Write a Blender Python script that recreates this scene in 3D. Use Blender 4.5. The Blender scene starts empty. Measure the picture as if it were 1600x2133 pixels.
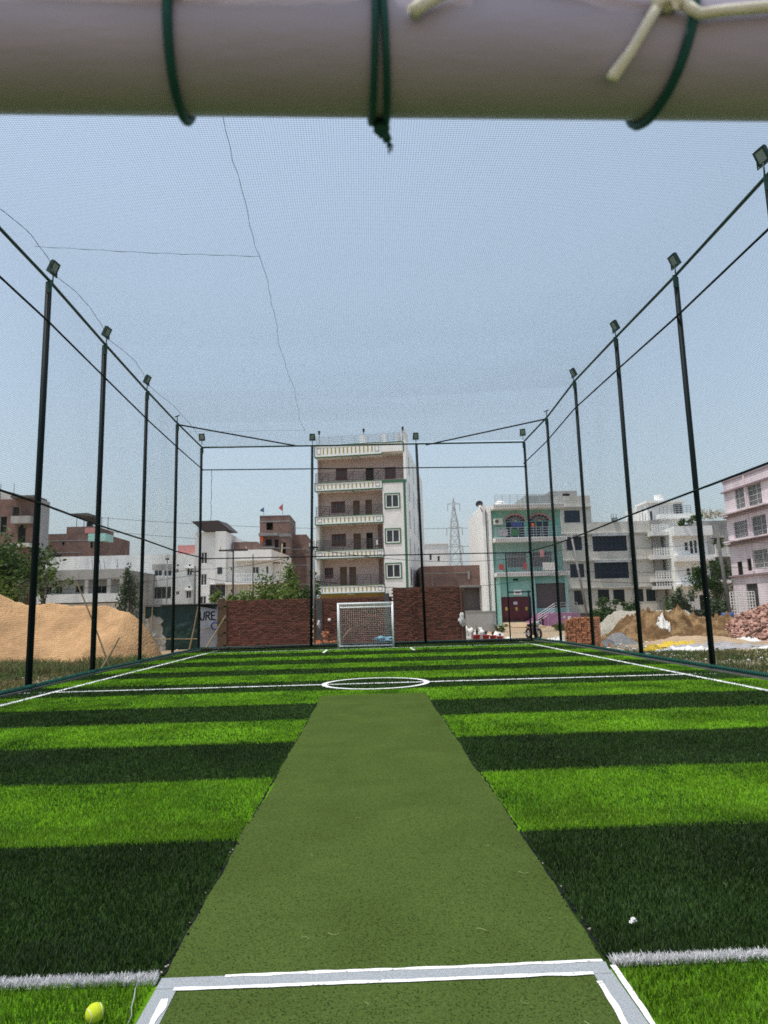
import bpy, math, random
import numpy as np
from mathutils import Vector, Matrix, noise as mnoise
random.seed(7); rng = np.random.default_rng(7)
SC = bpy.context.scene; COL = SC.collection
R = math.radians

# ---------------------------------------------------------------- camera, sky, sun, exposure
cam = bpy.data.cameras.new('camera'); cam_o = bpy.data.objects.new('camera', cam); COL.objects.link(cam_o)
yaw, pitch, roll = 0.0245, 0.1480, -0.0260
fw = Vector((math.sin(yaw)*math.cos(pitch), math.cos(yaw)*math.cos(pitch), math.sin(pitch)))
rt = Vector((math.cos(yaw), -math.sin(yaw), 0)); up = rt.cross(fw)
rt2 = rt*math.cos(roll)+up*math.sin(roll); up2 = up*math.cos(roll)-rt*math.sin(roll)
cam_o.matrix_world = Matrix(((rt2.x, up2.x, -fw.x, 0), (rt2.y, up2.y, -fw.y, 0), (rt2.z, up2.z, -fw.z, 1.5), (0, 0, 0, 1)))
cam.sensor_fit = 'VERTICAL'; cam.sensor_height = 36; cam.lens = 36*1390/2133
cam.clip_start = 0.05; cam.clip_end = 6000
cam.dof.use_dof = True; cam.dof.focus_distance = 5; cam.dof.aperture_fstop = 7.6
SC.camera = cam_o

SUN_EL, SUN_AZ = R(71), R(-112)          # azimuth from +Y towards +X
W = bpy.data.worlds.new('World'); SC.world = W; W.use_nodes = True
nt = W.node_tree; nt.nodes.clear()
sky = nt.nodes.new('ShaderNodeTexSky'); sky.sky_type = 'NISHITA'; sky.sun_disc = False
sky.sun_elevation = SUN_EL; sky.sun_rotation = SUN_AZ; sky.altitude = 60
sky.air_density = 1.7; sky.dust_density = 4.0; sky.ozone_density = 5.0
bg = nt.nodes.new('ShaderNodeBackground'); bg.inputs[1].default_value = 0.15
wo = nt.nodes.new('ShaderNodeOutputWorld')
hz = nt.nodes.new('ShaderNodeMix'); hz.data_type = 'RGBA'; hz.inputs['Factor'].default_value = .55      # thin even haze veil over the whole sky
hz.inputs[7].default_value = (3.35, 3.95, 4.50, 1)
nt.links.new(sky.outputs[0], hz.inputs[6]); nt.links.new(hz.outputs[2], bg.inputs[0]); nt.links.new(bg.outputs[0], wo.inputs[0])
sl = bpy.data.lights.new('sun', 'SUN'); sl.energy = 3.1; sl.angle = R(1.0); sl.color = (1, .95, .87)
so = bpy.data.objects.new('sun', sl); COL.objects.link(so)
sd = Vector((math.sin(SUN_AZ)*math.cos(SUN_EL), math.cos(SUN_AZ)*math.cos(SUN_EL), math.sin(SUN_EL)))
so.rotation_euler = (-sd).to_track_quat('-Z', 'Y').to_euler(); so.location = (0, 0, 60)
SC.view_settings.view_transform = 'Standard'; SC.view_settings.look = 'None'
SC.view_settings.exposure = 0.38; SC.view_settings.gamma = 1
SC.view_settings.use_curve_mapping = False
SC.cycles.use_denoising = False
SC.cycles.use_adaptive_sampling = False; SC.cycles.filter_width = 1.7; SC.cycles.sample_clamp_indirect = 3.0; SC.cycles.sample_clamp_direct = 12.0; SC.cycles.max_bounces = 6; SC.cycles.transparent_max_bounces = 8

# ---------------------------------------------------------------- materials
MATS = {}
def mat(name, c, rough=.85, var=.18, scale=2.0, bump=0.0, bscale=None, metal=0.0, spec=.3, island=0.0, obj_rand=0.0, stretch=(1, 1, 1), c2=None, c2scale=.4, c2lo=.45, c2hi=.6, transl=0.0, low=0.0, lowscale=.8):
    m = bpy.data.materials.new(name); m.use_nodes = True; n = m.node_tree.nodes; L = m.node_tree.links
    b = n['Principled BSDF']; b.inputs['Roughness'].default_value = rough; b.inputs['Metallic'].default_value = metal
    b.inputs['Specular IOR Level'].default_value = spec
    tc = n.new('ShaderNodeTexCoord'); mp = n.new('ShaderNodeMapping'); mp.inputs['Scale'].default_value = stretch
    L.new(tc.outputs['Object'], mp.inputs[0])
    nz = n.new('ShaderNodeTexNoise'); nz.inputs['Scale'].default_value = scale; nz.inputs['Detail'].default_value = 7; nz.inputs['Roughness'].default_value = .65
    L.new(mp.outputs[0], nz.inputs['Vector'])
    base = n.new('ShaderNodeRGB'); base.outputs[0].default_value = (*c, 1); col = base.outputs[0]
    if c2:
        n2 = n.new('ShaderNodeTexNoise'); n2.inputs['Scale'].default_value = c2scale; n2.inputs['Detail'].default_value = 6
        L.new(mp.outputs[0], n2.inputs['Vector'])
        rp = n.new('ShaderNodeMapRange'); rp.inputs[1].default_value = c2lo; rp.inputs[2].default_value = c2hi
        L.new(n2.outputs[0], rp.inputs[0])
        mx = n.new('ShaderNodeMix'); mx.data_type = 'RGBA'; L.new(rp.outputs[0], mx.inputs['Factor']); L.new(col, mx.inputs[6]); mx.inputs[7].default_value = (*c2, 1); col = mx.outputs[2]
    mr = n.new('ShaderNodeMapRange'); mr.inputs[1].default_value = .25; mr.inputs[2].default_value = .75
    mr.inputs[3].default_value = 1-var; mr.inputs[4].default_value = 1+var; L.new(nz.outputs[0], mr.inputs[0]); f = mr.outputs[0]
    if low:
        nl = n.new('ShaderNodeTexNoise'); nl.inputs['Scale'].default_value = lowscale; nl.inputs['Detail'].default_value = 4; nl.inputs['Distortion'].default_value = .6
        L.new(tc.outputs['Object'], nl.inputs['Vector'])
        r3 = n.new('ShaderNodeMapRange'); r3.inputs[1].default_value = .3; r3.inputs[2].default_value = .7; r3.inputs[3].default_value = 1-low; r3.inputs[4].default_value = 1+low*.7
        L.new(nl.outputs[0], r3.inputs[0]); m3 = n.new('ShaderNodeMath'); m3.operation = 'MULTIPLY'; L.new(f, m3.inputs[0]); L.new(r3.outputs[0], m3.inputs[1]); f = m3.outputs[0]
    for kind, amt in (('island', island), ('obj', obj_rand)):
        if amt:
            g = n.new('ShaderNodeNewGeometry' if kind == 'island' else 'ShaderNodeObjectInfo')
            r2 = n.new('ShaderNodeMapRange'); r2.inputs[3].default_value = 1-amt; r2.inputs[4].default_value = 1+amt
            L.new(g.outputs['Random Per Island' if kind == 'island' else 'Random'], r2.inputs[0])
            mm = n.new('ShaderNodeMath'); mm.operation = 'MULTIPLY'; L.new(f, mm.inputs[0]); L.new(r2.outputs[0], mm.inputs[1]); f = mm.outputs[0]
    vm = n.new('ShaderNodeVectorMath'); vm.operation = 'SCALE'; L.new(col, vm.inputs[0]); L.new(f, vm.inputs['Scale'])
    L.new(vm.outputs[0], b.inputs['Base Color'])
    if bump:
        nb = n.new('ShaderNodeTexNoise'); nb.inputs['Scale'].default_value = bscale or scale*4; nb.inputs['Detail'].default_value = 5
        L.new(mp.outputs[0], nb.inputs['Vector'])
        bp = n.new('ShaderNodeBump'); bp.inputs['Strength'].default_value = 1; bp.inputs['Distance'].default_value = bump
        L.new(nb.outputs[0], bp.inputs['Height']); L.new(bp.outputs[0], b.inputs['Normal'])
    if transl:
        tr = n.new('ShaderNodeBsdfTranslucent'); L.new(vm.outputs[0], tr.inputs[0]); ms = n.new('ShaderNodeMixShader'); ms.inputs[0].default_value = transl
        L.new(b.outputs[0], ms.inputs[1]); L.new(tr.outputs[0], ms.inputs[2]); L.new(ms.outputs[0], n['Material Output'].inputs[0])
    MATS[name] = m
    return m
M = MATS
LG, DG, WG = (.096, .225, .010), (.020, .044, .009), (.68, .67, .67)
mat('turf_light', LG, 1, .35, 9, .012, 60, spec=0, stretch=(1, .6, 1), c2=(.030, .088, .008), low=.30, lowscale=.9, c2scale=1.0, c2lo=.47, c2hi=.70)
mat('turf_dark', DG, 1, .35, 9, .012, 60, spec=0, stretch=(1, .6, 1), c2=(.028, .05, .016), low=.30, lowscale=.9, c2scale=1.1, c2lo=.5, c2hi=.8)
mat('blade_light', (.158, .305, .016), .5, .1, 3, island=.6, spec=.3, transl=.3, c2=(.034, .10, .009), low=.30, lowscale=.9, c2scale=1.0, c2lo=.47, c2hi=.70)
mat('blade_dark', (.025, .052, .011), .5, .1, 3, island=.7, spec=.26, transl=.2, c2=(.038, .066, .024), low=.30, lowscale=.9, c2scale=1.1, c2lo=.5, c2hi=.8)
mat('blade_white', WG, .5, .05, 3, island=.25, spec=.3, transl=.15)
mat('strip_mat', (.069, .103, .026), 1, .38, 110, .006, 160, spec=0, low=.12, lowscale=1.6, c2=(.020, .032, .009), c2scale=120, c2lo=.53, c2hi=.66)
mat('paint_white', (.80, .80, .79), .8, .08, 30, .002, 200, c2=(.30, .32, .26), c2scale=75, c2lo=.60, c2hi=.66)
mat('paint_grey', (.30, .32, .34), .85, .45, 160, .003, 300)
mat('line_white', (.76, .77, .75), .8, .10, 14, .006, 60)
mat('dirt', (.37, .27, .175), .95, .3, .5, .05, 3, c2=(.30, .24, .155), c2scale=.25)
mat('road_dirt', (.40, .29, .185), .95, .25, .8, .04, 4)
mat('concrete', (.27, .26, .25), .9, .2, 3, .01, 20)
mat('concrete_dark', (.13, .125, .12), .9, .25, 3, .01, 20)
mat('post_green', (.006, .012, .014), .6, .15, 8, spec=.1)
mat('rail_green', (.008, .045, .035), .5, .2, 10, spec=.4)
mat('net_dark', (.010, .026, .024), .7, .1, 2)
mat('net_rope', (.02, .14, .11), .7, .35, 30, island=.3)
mat('rubber', (.012, .014, .014), .9, .2, 5, spec=.05)
mat('pipe_white', (.40, .355, .435), .42, .10, 7, .0006, 120, spec=.35, c2=(.335, .30, .37), c2scale=9, stretch=(.25, 1, 1))
mat('cord_green', (.003, .060, .047), .6, .2, 60, .0006, 900)
mat('rope_cream', (.74, .70, .58), .8, .15, 90, .0008, 700)
mat('goal_white', (.80, .81, .83), .4, .06, 8)
mat('goal_net', (.76, .73, .68), .8, .1, 4)
mat('ball', (.50, .58, .035), .95, .12, 160, .0012, 700, spec=.1)
mat('ball_seam', (.70, .72, .60), .9, .05, 20)
mat('lamp_body', (.012, .035, .03), .5, .1, 5)
mat('lamp_glass', (.30, .36, .33), .15, .05, 5, spec=.5)
mat('brick', (.205, .080, .056), .9, .30, 9, .006, 60, obj_rand=.26, island=.2)
mat('brick_stuff', (.205, .080, .056), .9, .30, 9, .006, 60, island=.28)
mat('mortar', (.13, .082, .062), .95, .3, 8, .01, 40)
mat('brick_orange', (.62, .27, .14), .9, .22, 9, .005, 50, island=.30)
mat('rubble', (.40, .235, .185), .92, .3, 8, .008, 40, obj_rand=.38, island=.1)
mat('rubble_stuff', (.37, .215, .17), .92, .3, 8, .008, 40, island=.38)
mat('sand', (.53, .32, .16), .95, .16, 3.4, .05, 11, c2=(.40, .24, .12), c2scale=.7)
mat('mud', (.15, .085, .036), .95, .35, 4, .06, 7, c2=(.26, .165, .08), c2scale=1.8, c2lo=.48, c2hi=.58)
mat('gravel', (.36, .33, .27), .95, .4, 9, .04, 12)
mat('gravel_dark', (.20, .20, .20), .95, .3, 9, .03, 14)
mat('weed', (.10, .15, .045), .8, .2, 1, island=.5, transl=.25, c2=(.17, .15, .06), c2scale=.6)
mat('leaf', (.058, .10, .022), .6, .15, 1, island=.55, transl=.3)
mat('leaf_yellow', (.12, .17, .035), .6, .15, 1, island=.5, transl=.35)
mat('leaf_grey', (.09, .12, .065), .6, .15, 1, island=.45, transl=.25)
mat('bark', (.12, .09, .065), .9, .25, 6, .01, 30)
mat('bamboo', (.33, .26, .15), .75, .25, 6, .002, 40)
mat('wood', (.13, .08, .05), .85, .25, 5, .004, 40)
# buildings
mat('white_plaster', (.76, .76, .74), .9, .10, .7, .004, 8, c2=(.50, .49, .47), c2scale=.5, c2lo=.5, c2hi=.8, stretch=(1.6, 1.6, .35), low=.12, lowscale=.35)
mat('white_bright', (.84, .84, .82), .85, .06, 1, .003, 8)
mat('tile_white', (.80, .79, .77), .6, .06, 1.5, spec=.4, low=.12, lowscale=.35)
mat('cream', (.62, .60, .55), .9, .08, .7, .004, 8, c2=(.46, .44, .39), c2scale=.6, c2lo=.5, c2hi=.8, stretch=(1.6, 1.6, .35), low=.12, lowscale=.35)
mat('cream_dark', (.30, .29, .28), .9, .08, 1)
mat('grey_plaster', (.40, .39, .37), .92, .16, .8, .006, 10, c2=(.29, .28, .265), c2scale=.5, stretch=(1.6, 1.6, .35), low=.12, lowscale=.35)
mat('far_brick', (.235, .145, .122), .95, .22, 2.5, .01, 20, c2=(.17, .11, .095), c2scale=.6, low=.12, lowscale=.35)
mat('teal', (.24, .45, .39), .85, .12, .8, .003, 8, c2=(.15, .40, .34), c2scale=.6, low=.12, lowscale=.35)
mat('teal_light', (.34, .58, .52), .85, .1, .8)
mat('pink_red', (.60, .27, .26), .85, .1, 1)
mat('pink', (.74, .645, .675), .85, .1, .8, c2=(.64, .55, .58), c2scale=.6, stretch=(1.6, 1.6, .35), low=.12, lowscale=.35)
mat('pink_trim', (.30, .22, .25), .8, .1, 1)
mat('purple_wall', (.42, .20, .36), .85, .15, 1.2, c2=(.32, .17, .28), c2scale=.9)
mat('mauve_wall', (.50, .40, .37), .85, .1, 1)
mat('maroon', (.13, .045, .045), .5, .1, 2)
mat('gate_red', (.075, .011, .02), .4, .1, 2, spec=.4)
mat('green_trim', (.055, .15, .085), .7, .1, 2)
mat('olive', (.36, .31, .07), .8, .1, 2)
mat('yellow_wall', (.30, .215, .075), .85, .15, 1)
mat('dark_glass', (.035, .042, .05), .12, .1, 1, spec=.5)
mat('blue_glass', (.016, .024, .05), .22, .25, 2.5, spec=.35)
mat('dark_open', (.012, .011, .011), .9, .1, 1)
mat('grille_dark', (.06, .058, .06), .6, .1, 2)
mat('grille_light', (.55, .55, .55), .5, .1, 2)
mat('steel', (.45, .46, .47), .35, .08, 3, metal=.6)
mat('iron', (.055, .04, .04), .6, .1, 3)
mat('galv', (.40, .41, .42), .6, .1, 2)
mat('shutter', (.12, .10, .10), .6, .12, 2)
mat('tarp_green', (.012, .040, .036), .6, .3, 1.5, .03, 3)
mat('tarp_white', (.40, .39, .36), .7, .25, 1.5, .03, 3, c2=(.10, .10, .10), c2scale=.55, c2lo=.55, c2hi=.68)
mat('sheet_metal', (.52, .56, .62), .5, .15, 2, c2=(.40, .44, .50), c2scale=1.2)
mat('ink', (.015, .015, .02), .8, .1, 2)
mat('sack', (.74, .72, .69), .8, .12, 4, .02, 9)
mat('sheet_grey', (.34, .33, .34), .7, .3, 3, .03, 8)
mat('yellow_tarp', (.62, .43, .035), .55, .15, 4, .02, 10)
mat('blue_tarp', (.16, .34, .46), .55, .2, 4, .01, 10)
mat('pot_red', (.33, .03, .035), .6, .15, 5)
mat('tyre', (.015, .015, .015), .85, .1, 5)
mat('black_paint', (.012, .012, .015), .3, .1, 5, spec=.5)
mat('chrome', (.6, .6, .6), .2, .05, 5, metal=.9)
mat('red_light', (.45, .02, .02), .3, .05, 5)
mat('cloth_red', (.38, .08, .08), .9, .1, 4)
mat('cloth_orange', (.70, .16, .05), .9, .1, 4)
mat('cloth_pink', (.55, .26, .28), .9, .1, 4)
mat('cloth_blue', (.05, .07, .20), .9, .1, 4)
mat('cloth_white', (.66, .65, .62), .9, .1, 4)
mat('blue_tank', (.06, .11, .30), .5, .1, 4)
mat('wire', (.02, .02, .02), .7, .1, 4)
mat('straw', (.26, .30, .12), .85, .1, 9, island=.3)

# ---------------------------------------------------------------- mesh helpers
class MB:
    def __init__(s): s.v = []; s.f = []
    def quad(s, a, b, c, d):
        i = len(s.v); s.v += [tuple(a), tuple(b), tuple(c), tuple(d)]; s.f.append((i, i+1, i+2, i+3)); return s
    def poly(s, pts):
        i = len(s.v); s.v += [tuple(p) for p in pts]; s.f.append(tuple(range(i, i+len(pts)))); return s
    def hexa(s, p):           # 8 corners: bottom 4 ccw, top 4 ccw
        i = len(s.v); s.v += [tuple(q) for q in p]
        s.f += [tuple(i+k for k in q) for q in ((3, 2, 1, 0), (4, 5, 6, 7), (0, 1, 5, 4), (1, 2, 6, 5), (2, 3, 7, 6), (3, 0, 4, 7))]; return s
    def box(s, x0, y0, z0, x1, y1, z1):
        return s.hexa([(x0, y0, z0), (x1, y0, z0), (x1, y1, z0), (x0, y1, z0), (x0, y0, z1), (x1, y0, z1), (x1, y1, z1), (x0, y1, z1)])
    def obox(s, c, dx, dy, dz, mtx=None):
        m = mtx or Matrix(); c = Vector(c)
        return s.hexa([c+m @ Vector((sx*dx/2, sy*dy/2, sz*dz/2)) for sz in (-1, 1) for sx, sy in ((-1, -1), (1, -1), (1, 1), (-1, 1))])
    def tube(s, pts, r, n=8, cap=True):
        pts = [Vector(p) for p in pts]; rs = r if isinstance(r, (list, tuple)) else [r]*len(pts)
        i0 = len(s.v); ref = None
        for k, p in enumerate(pts):
            d = (pts[min(k+1, len(pts)-1)]-pts[max(k-1, 0)]).normalized()
            if ref is None: ref = Vector((0, 0, 1)) if abs(d.z) < .9 else Vector((1, 0, 0))
            a = d.cross(ref).normalized(); b = a.cross(d); ref = b
            for j in range(n):
                t = 2*math.pi*(j+.5)/n; s.v.append(tuple(p+a*math.cos(t)*rs[k]+b*math.sin(t)*rs[k]))
        for k in range(len(pts)-1):
            for j in range(n):
                a = i0+k*n+j; b = i0+k*n+(j+1) % n; s.f.append((a, b, b+n, a+n))
        if cap:
            s.f.append(tuple(i0+j for j in reversed(range(n)))); s.f.append(tuple(i0+(len(pts)-1)*n+j for j in range(n)))
        return s
    def ring(s, c, rad, r, ax='x', n=20, m=6):
        c = Vector(c); i0 = len(s.v)
        for k in range(n):
            t = 2*math.pi*k/n
            for j in range(m):
                q = 2*math.pi*j/m; rr = rad+r*math.cos(q); o = r*math.sin(q)
                p = {'x': (o, rr*math.cos(t), rr*math.sin(t)), 'y': (rr*math.cos(t), o, rr*math.sin(t)), 'z': (rr*math.cos(t), rr*math.sin(t), o)}[ax]
                s.v.append(tuple(c+Vector(p)))
        for k in range(n):
            for j in range(m):
                s.f.append((i0+k*m+j, i0+((k+1) % n)*m+j, i0+((k+1) % n)*m+(j+1) % m, i0+k*m+(j+1) % m))
        return s
    def blob(s, c, rx, ry, rz, seed=0, amp=.3, nu=14, nv=9, freq=1.6):
        i0 = len(s.v)
        for a in range(nv+1):
            ph = math.pi*a/nv
            for b in range(nu):
                th = 2*math.pi*b/nu; d = Vector((math.sin(ph)*math.cos(th), math.sin(ph)*math.sin(th), math.cos(ph)))
                k = 1+amp*mnoise.noise(d*freq+Vector((seed*3.1, seed*1.7, 0)))+amp*.5*mnoise.noise(d*freq*2.7+Vector((seed, 5, 2)))
                s.v.append((c[0]+d.x*rx*k, c[1]+d.y*ry*k, c[2]+d.z*rz*k))
        for a in range(nv):
            for b in range(nu):
                s.f.append((i0+a*nu+b, i0+(a+1)*nu+b, i0+(a+1)*nu+(b+1) % nu, i0+a*nu+(b+1) % nu))
        return s
    def build(s, name, m, parent=None, smooth=False, loc=None):
        me = bpy.data.meshes.new(name); me.from_pydata(s.v, [], s.f); me.update()
        return link(name, me, m, parent, smooth, loc)
def link(name, me, m, parent=None, smooth=False, loc=None):
    if m is not None and not me.materials: me.materials.append(M[m] if isinstance(m, str) else m)
    if smooth: me.polygons.foreach_set('use_smooth', [True]*len(me.polygons))
    o = bpy.data.objects.new(name, me); COL.objects.link(o)
    if parent: o.parent = parent
    if loc: o.location = loc
    return o
def np_mesh(name, verts, faces, m, parent=None, smooth=False):     # verts (N,3), faces (F,k)
    me = bpy.data.meshes.new(name); nv, (nf, k) = len(verts), faces.shape
    me.vertices.add(nv); me.vertices.foreach_set('co', verts.astype(np.float32).ravel())
    me.loops.add(nf*k); me.loops.foreach_set('vertex_index', faces.astype(np.int32).ravel())
    me.polygons.add(nf); me.polygons.foreach_set('loop_start', np.arange(0, nf*k, k, dtype=np.int32))
    me.update(calc_edges=True); me.validate()
    return link(name, me, m, parent, smooth)
def strands(P, a, b, r):             # P (N,S,3) -> 3-sided prisms
    N, S, _ = P.shape; V = np.empty((N, S, 3, 3))
    for j in range(3):
        t = 2*math.pi*j/3+.5; V[:, :, j] = P+r*(math.cos(t)*np.array(a)+math.sin(t)*np.array(b))
    idx = np.arange(N*S*3).reshape(N, S, 3); F = []
    for j in range(3):
        k = (j+1) % 3; F.append(np.stack([idx[:, :-1, j], idx[:, :-1, k], idx[:, 1:, k], idx[:, 1:, j]], -1).reshape(-1, 4))
    return V.reshape(-1, 3), np.concatenate(F)
def cat2(lst):
    vs, fs, o = [], [], 0
    for v, f in lst: vs.append(v); fs.append(f+o); o += len(v)
    return np.concatenate(vs), np.concatenate(fs)
def thing(name, label, cat, loc=(0, 0, 0), rz=0, group=None):
    o = bpy.data.objects.new(name, None); o.empty_display_size = .2; COL.objects.link(o); o.location = loc; o.rotation_euler = (0, 0, rz)
    return tag(o, label, cat, group)
def tag(o, label, cat, group=None):
    o['label'] = label; o['category'] = cat
    if group: o['group'] = group
    return o
def kind(o, k): o['kind'] = k; return o
def copy_tree(o, parent=None):
    c = o.copy(); COL.objects.link(c)
    if parent: c.parent = parent
    for ch in list(o.children): copy_tree(ch, c)
    return c
def fbm(x, y, s=1.0, seed=0.0, o=4):
    t, a, f = 0, 1, s
    for _ in range(o):
        t += a*mnoise.noise(Vector((x*f+seed, y*f-seed, seed*.37))); a *= .5; f *= 2.1
    return t
def sstep(a, b, x): t = min(1, max(0, (x-a)/(b-a))); return t*t*(3-2*t)

# ---------------------------------------------------------------- ground
def gh(x, y):
    side = sstep(20, 26, y) if x > 0 else sstep(60, 70, y)*.3
    z = -.10-.17*side*sstep(5, 9, abs(x))
    z += .25*sstep(50, 60, y)
    if abs(x) > 8.3 or y > 33: z += .05*fbm(x, y, .6, 3)
    return z
def grid(name, x0, x1, y0, y1, nx, ny, fn, m, parent=None, smooth=True):
    xs = np.linspace(x0, x1, nx+1); ys = np.linspace(y0, y1, ny+1)
    V = np.array([(x, y, fn(x, y)) for y in ys for x in xs]); i = np.arange((nx+1)*(ny+1)).reshape(ny+1, nx+1)
    F = np.stack([i[:-1, :-1], i[:-1, 1:], i[1:, 1:], i[1:, :-1]], -1).reshape(-1, 4)
    return np_mesh(name, V, F, m, parent, smooth)
def ground_sheet():
    def ax(a): return np.array(sorted(set(a)))
    xs = ax([-3000, -800, -300, -150]+list(np.arange(-80, 80.1, 1.0))+[150, 300, 800, 3000])
    ys = ax([-300, -60, -20]+list(np.arange(-4, 80.1, 1.0))+[90, 120, 200, 400, 1000, 4000])
    V = np.array([(x, y, gh(x, y)) for y in ys for x in xs]); nx = len(xs); i = np.arange(len(V)).reshape(len(ys), nx)
    F = np.stack([i[:-1, :-1], i[:-1, 1:], i[1:, 1:], i[1:, :-1]], -1).reshape(-1, 4)
    kind(np_mesh('ground', V, F, 'dirt', None, True), 'structure')
ground_sheet()

# ---------------------------------------------------------------- turf pitch
FL = [(-7.50, -1.5, 9.6), (-7.50, 7.0, 9.6), (-7.49, 10.95, 9.58), (-7.491, 15.12, 9.53), (-7.706, 19.05, 9.58), (-7.702, 22.85, 9.42), (-7.85, 27.1, 9.48), (-7.644, 30.35, 9.27)]
FR = [(7.75, -1.5, 9.5), (7.75, 7.4, 9.5), (7.76, 11.5, 9.54), (7.783, 15.4, 9.58), (7.804, 19.5, 9.72), (7.943, 24.1, 9.95), (7.944, 28.2, 9.74), (7.592, 31.1, 9.42)]
def lerp_line(L, y):
    for (x0, a, _), (x1, b, _) in zip(L, L[1:]):
        if y <= b: return x0+(x1-x0)*(y-a)/(b-a)
    return L[-1][0]
EDGES = [-1.5, 1.33, 3.02, 4.78, 6.47, 8.22, 9.9, 11.6, 13.5, 15.42, 17.15, 18.76, 20.5, 22.5, 24.2, 26.45, 28.2, 31.0]
# band 0: dark, 1: light, then alternating
turf = kind(thing('turf', '', ''), 'structure'); del turf['label']; del turf['category']
for k, (a, b) in enumerate(zip(EDGES, EDGES[1:])):
    light = k % 2 == 1
    nx = 24; mb = MB(); ys = np.linspace(a, b, 3)
    endk = (k == len(EDGES)-2)
    for j in range(2):
        for i in range(nx):
            P = []
            for (u, v) in ((i, ys[j]), (i+1, ys[j]), (i+1, ys[j+1]), (i, ys[j+1])):
                t = u/nx; yy = v
                xl, xr = lerp_line(FL, yy)+.10, lerp_line(FR, yy)-.10
                x = xl+(xr-xl)*t
                if endk and v == b: yy = 30.2+(.75)*t
                wob = .03*fbm(x, yy, .5, k*0+9) if (a < v < b) is False and v not in (-1.5, 31.0) else 0
                P.append((x, yy+wob, 0.0))
            mb.quad(*P)
    mb.build('stripe', 'turf_light' if light else 'turf_dark', turf)
def flat(name, pts, m, z, parent=None): return MB().poly([(x, y, z) for x, y in pts]).build(name, m, parent)
def rough_strip(name, p, q, w, m, z, amp=.012, step=.04, seed=0, parent=None, ends=0):
    p, q = Vector((*p, 0)), Vector((*q, 0)); L = (q-p).length; d = (q-p)/L; n = Vector((-d.y, d.x, 0)); k = max(2, int(L/step)); mb = MB(); ring = []
    for i in range(k+1):
        c = p+d*L*i/k; bend = amp*.8*mnoise.noise(Vector((i*step*1.5, seed, 2)))
        ring.append((c+n*(w/2+bend+amp*mnoise.noise(Vector((i*step*9, seed, 0)))), c-n*(w/2-bend+amp*mnoise.noise(Vector((i*step*9, seed, 7))))))
    for a, b in zip(ring, ring[1:]): mb.quad((a[0].x, a[0].y, z), (a[1].x, a[1].y, z), (b[1].x, b[1].y, z), (b[0].x, b[0].y, z))
    return mb.build(name, m, parent)
S = lambda o: kind(o, 'structure')
S(rough_strip('side_line', (-6.66, 3.1), (-6.66, 27.9), .11, 'line_white', .008, .015, .2, 1))
S(rough_strip('side_line', (6.72, 3.1), (6.72, 28.1), .11, 'line_white', .008, .015, .2, 2))
S(rough_strip('halfway_line', (-6.6, 14.46), (6.66, 14.46), .11, 'line_white', .012, .02, .15, 3))
S(rough_strip('goal_line', (-6.66, 28.0), (6.72, 28.25), .10, 'line_white', .012, .015, .2, 4))
S(rough_strip('goal_area_mark', (-1.83, 26.0), (-1.81, 28.0), .10, 'line_white', .008, .015, .2, 5))
S(rough_strip('goal_area_mark', (1.66, 26.05), (1.64, 28.1), .10, 'line_white', .008, .015, .2, 6))
mb = MB(); N = 90
for i in range(N):
    P = []
    for j in (i, i+1):
        t = 2*math.pi*j/N; w = .012*mnoise.noise(Vector((math.cos(t)*6, math.sin(t)*6, 1)))
        P.append([(.084+math.cos(t)*(1.083+s*.055+w), 14.464+math.sin(t)*(1.083+s*.055+w), .016) for s in (-1, 1)])
    mb.quad(P[0][0], P[0][1], P[1][1], P[1][0])
S(mb.build('centre_circle', 'line_white'))
# matting strip with worn ragged edges
mb = MB(); ring = []; k = 300
for i in range(k+1):
    y = -1.0+13.62*i/k
    wl = .010*mnoise.noise(Vector((y*7, 1, 0)))+.035*mnoise.noise(Vector((y*.9, 4, 0)))+.014*mnoise.noise(Vector((y*2.7, 8, 0))); wr = .010*mnoise.noise(Vector((y*7, 9, 0)))+.035*mnoise.noise(Vector((y*.8, 2, 0)))+.014*mnoise.noise(Vector((y*2.9, 3, 0)))
    ring.append(((-.908+wl, y), (.975+wr, y)))
for a, b in zip(ring, ring[1:]): mb.quad((*a[0], .005), (*a[1], .005), (*b[1], .005), (*b[0], .005))
S(mb.build('batting_strip', 'strip_mat'))
# creases
S(flat('crease_band', [(-.905, 2.985), (-.3, 2.98), (.3, 2.978), (.88, 2.975), (.955, 2.97), (.965, 3.062), (.3, 3.06), (-.3, 3.065), (-.905, 3.068)], 'paint_grey', .0080))
S(flat('return_crease_band', [(-.905, 1.0), (-.80, 1.0), (-.815, 2.0), (-.818, 3.0), (-.905, 3.0)], 'paint_grey', .0068))
S(flat('return_crease_band', [(.888, 1.0), (.985, 1.0), (.98, 2.0), (.965, 3.0), (.885, 3.0)], 'paint_grey', .0068))
S(rough_strip('crease_edge_line', (-.64, 3.063), (.955, 3.070), .020, 'paint_white', .0094, .008, .02, 11))
S(rough_strip('crease_edge_line', (-.83, 2.978), (.885, 2.975), .022, 'paint_white', .0094, .008, .02, 12))
S(rough_strip('crease_edge_line', (-.845, 2.91), (-.805, 1.0), .026, 'paint_white', .0094, .016, .02, 13))
S(rough_strip('crease_edge_line', (.888, 2.915), (.89, 1.0), .024, 'paint_white', .0094, .007, .02, 14))
S(rough_strip('crease_edge_line', (.985, 3.03), (.975, 1.0), .024, 'paint_white', .0094, .007, .02, 15))
S(flat('white_turf_base', [(-6.6, 3.03), (-.92, 3.03), (-.92, 3.082), (-6.6, 3.082)], 'line_white', .004)); S(flat('white_turf_base', [(1.0, 3.03), (6.65, 3.03), (6.65, 3.082), (1.0, 3.082)], 'line_white', .004))
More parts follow.
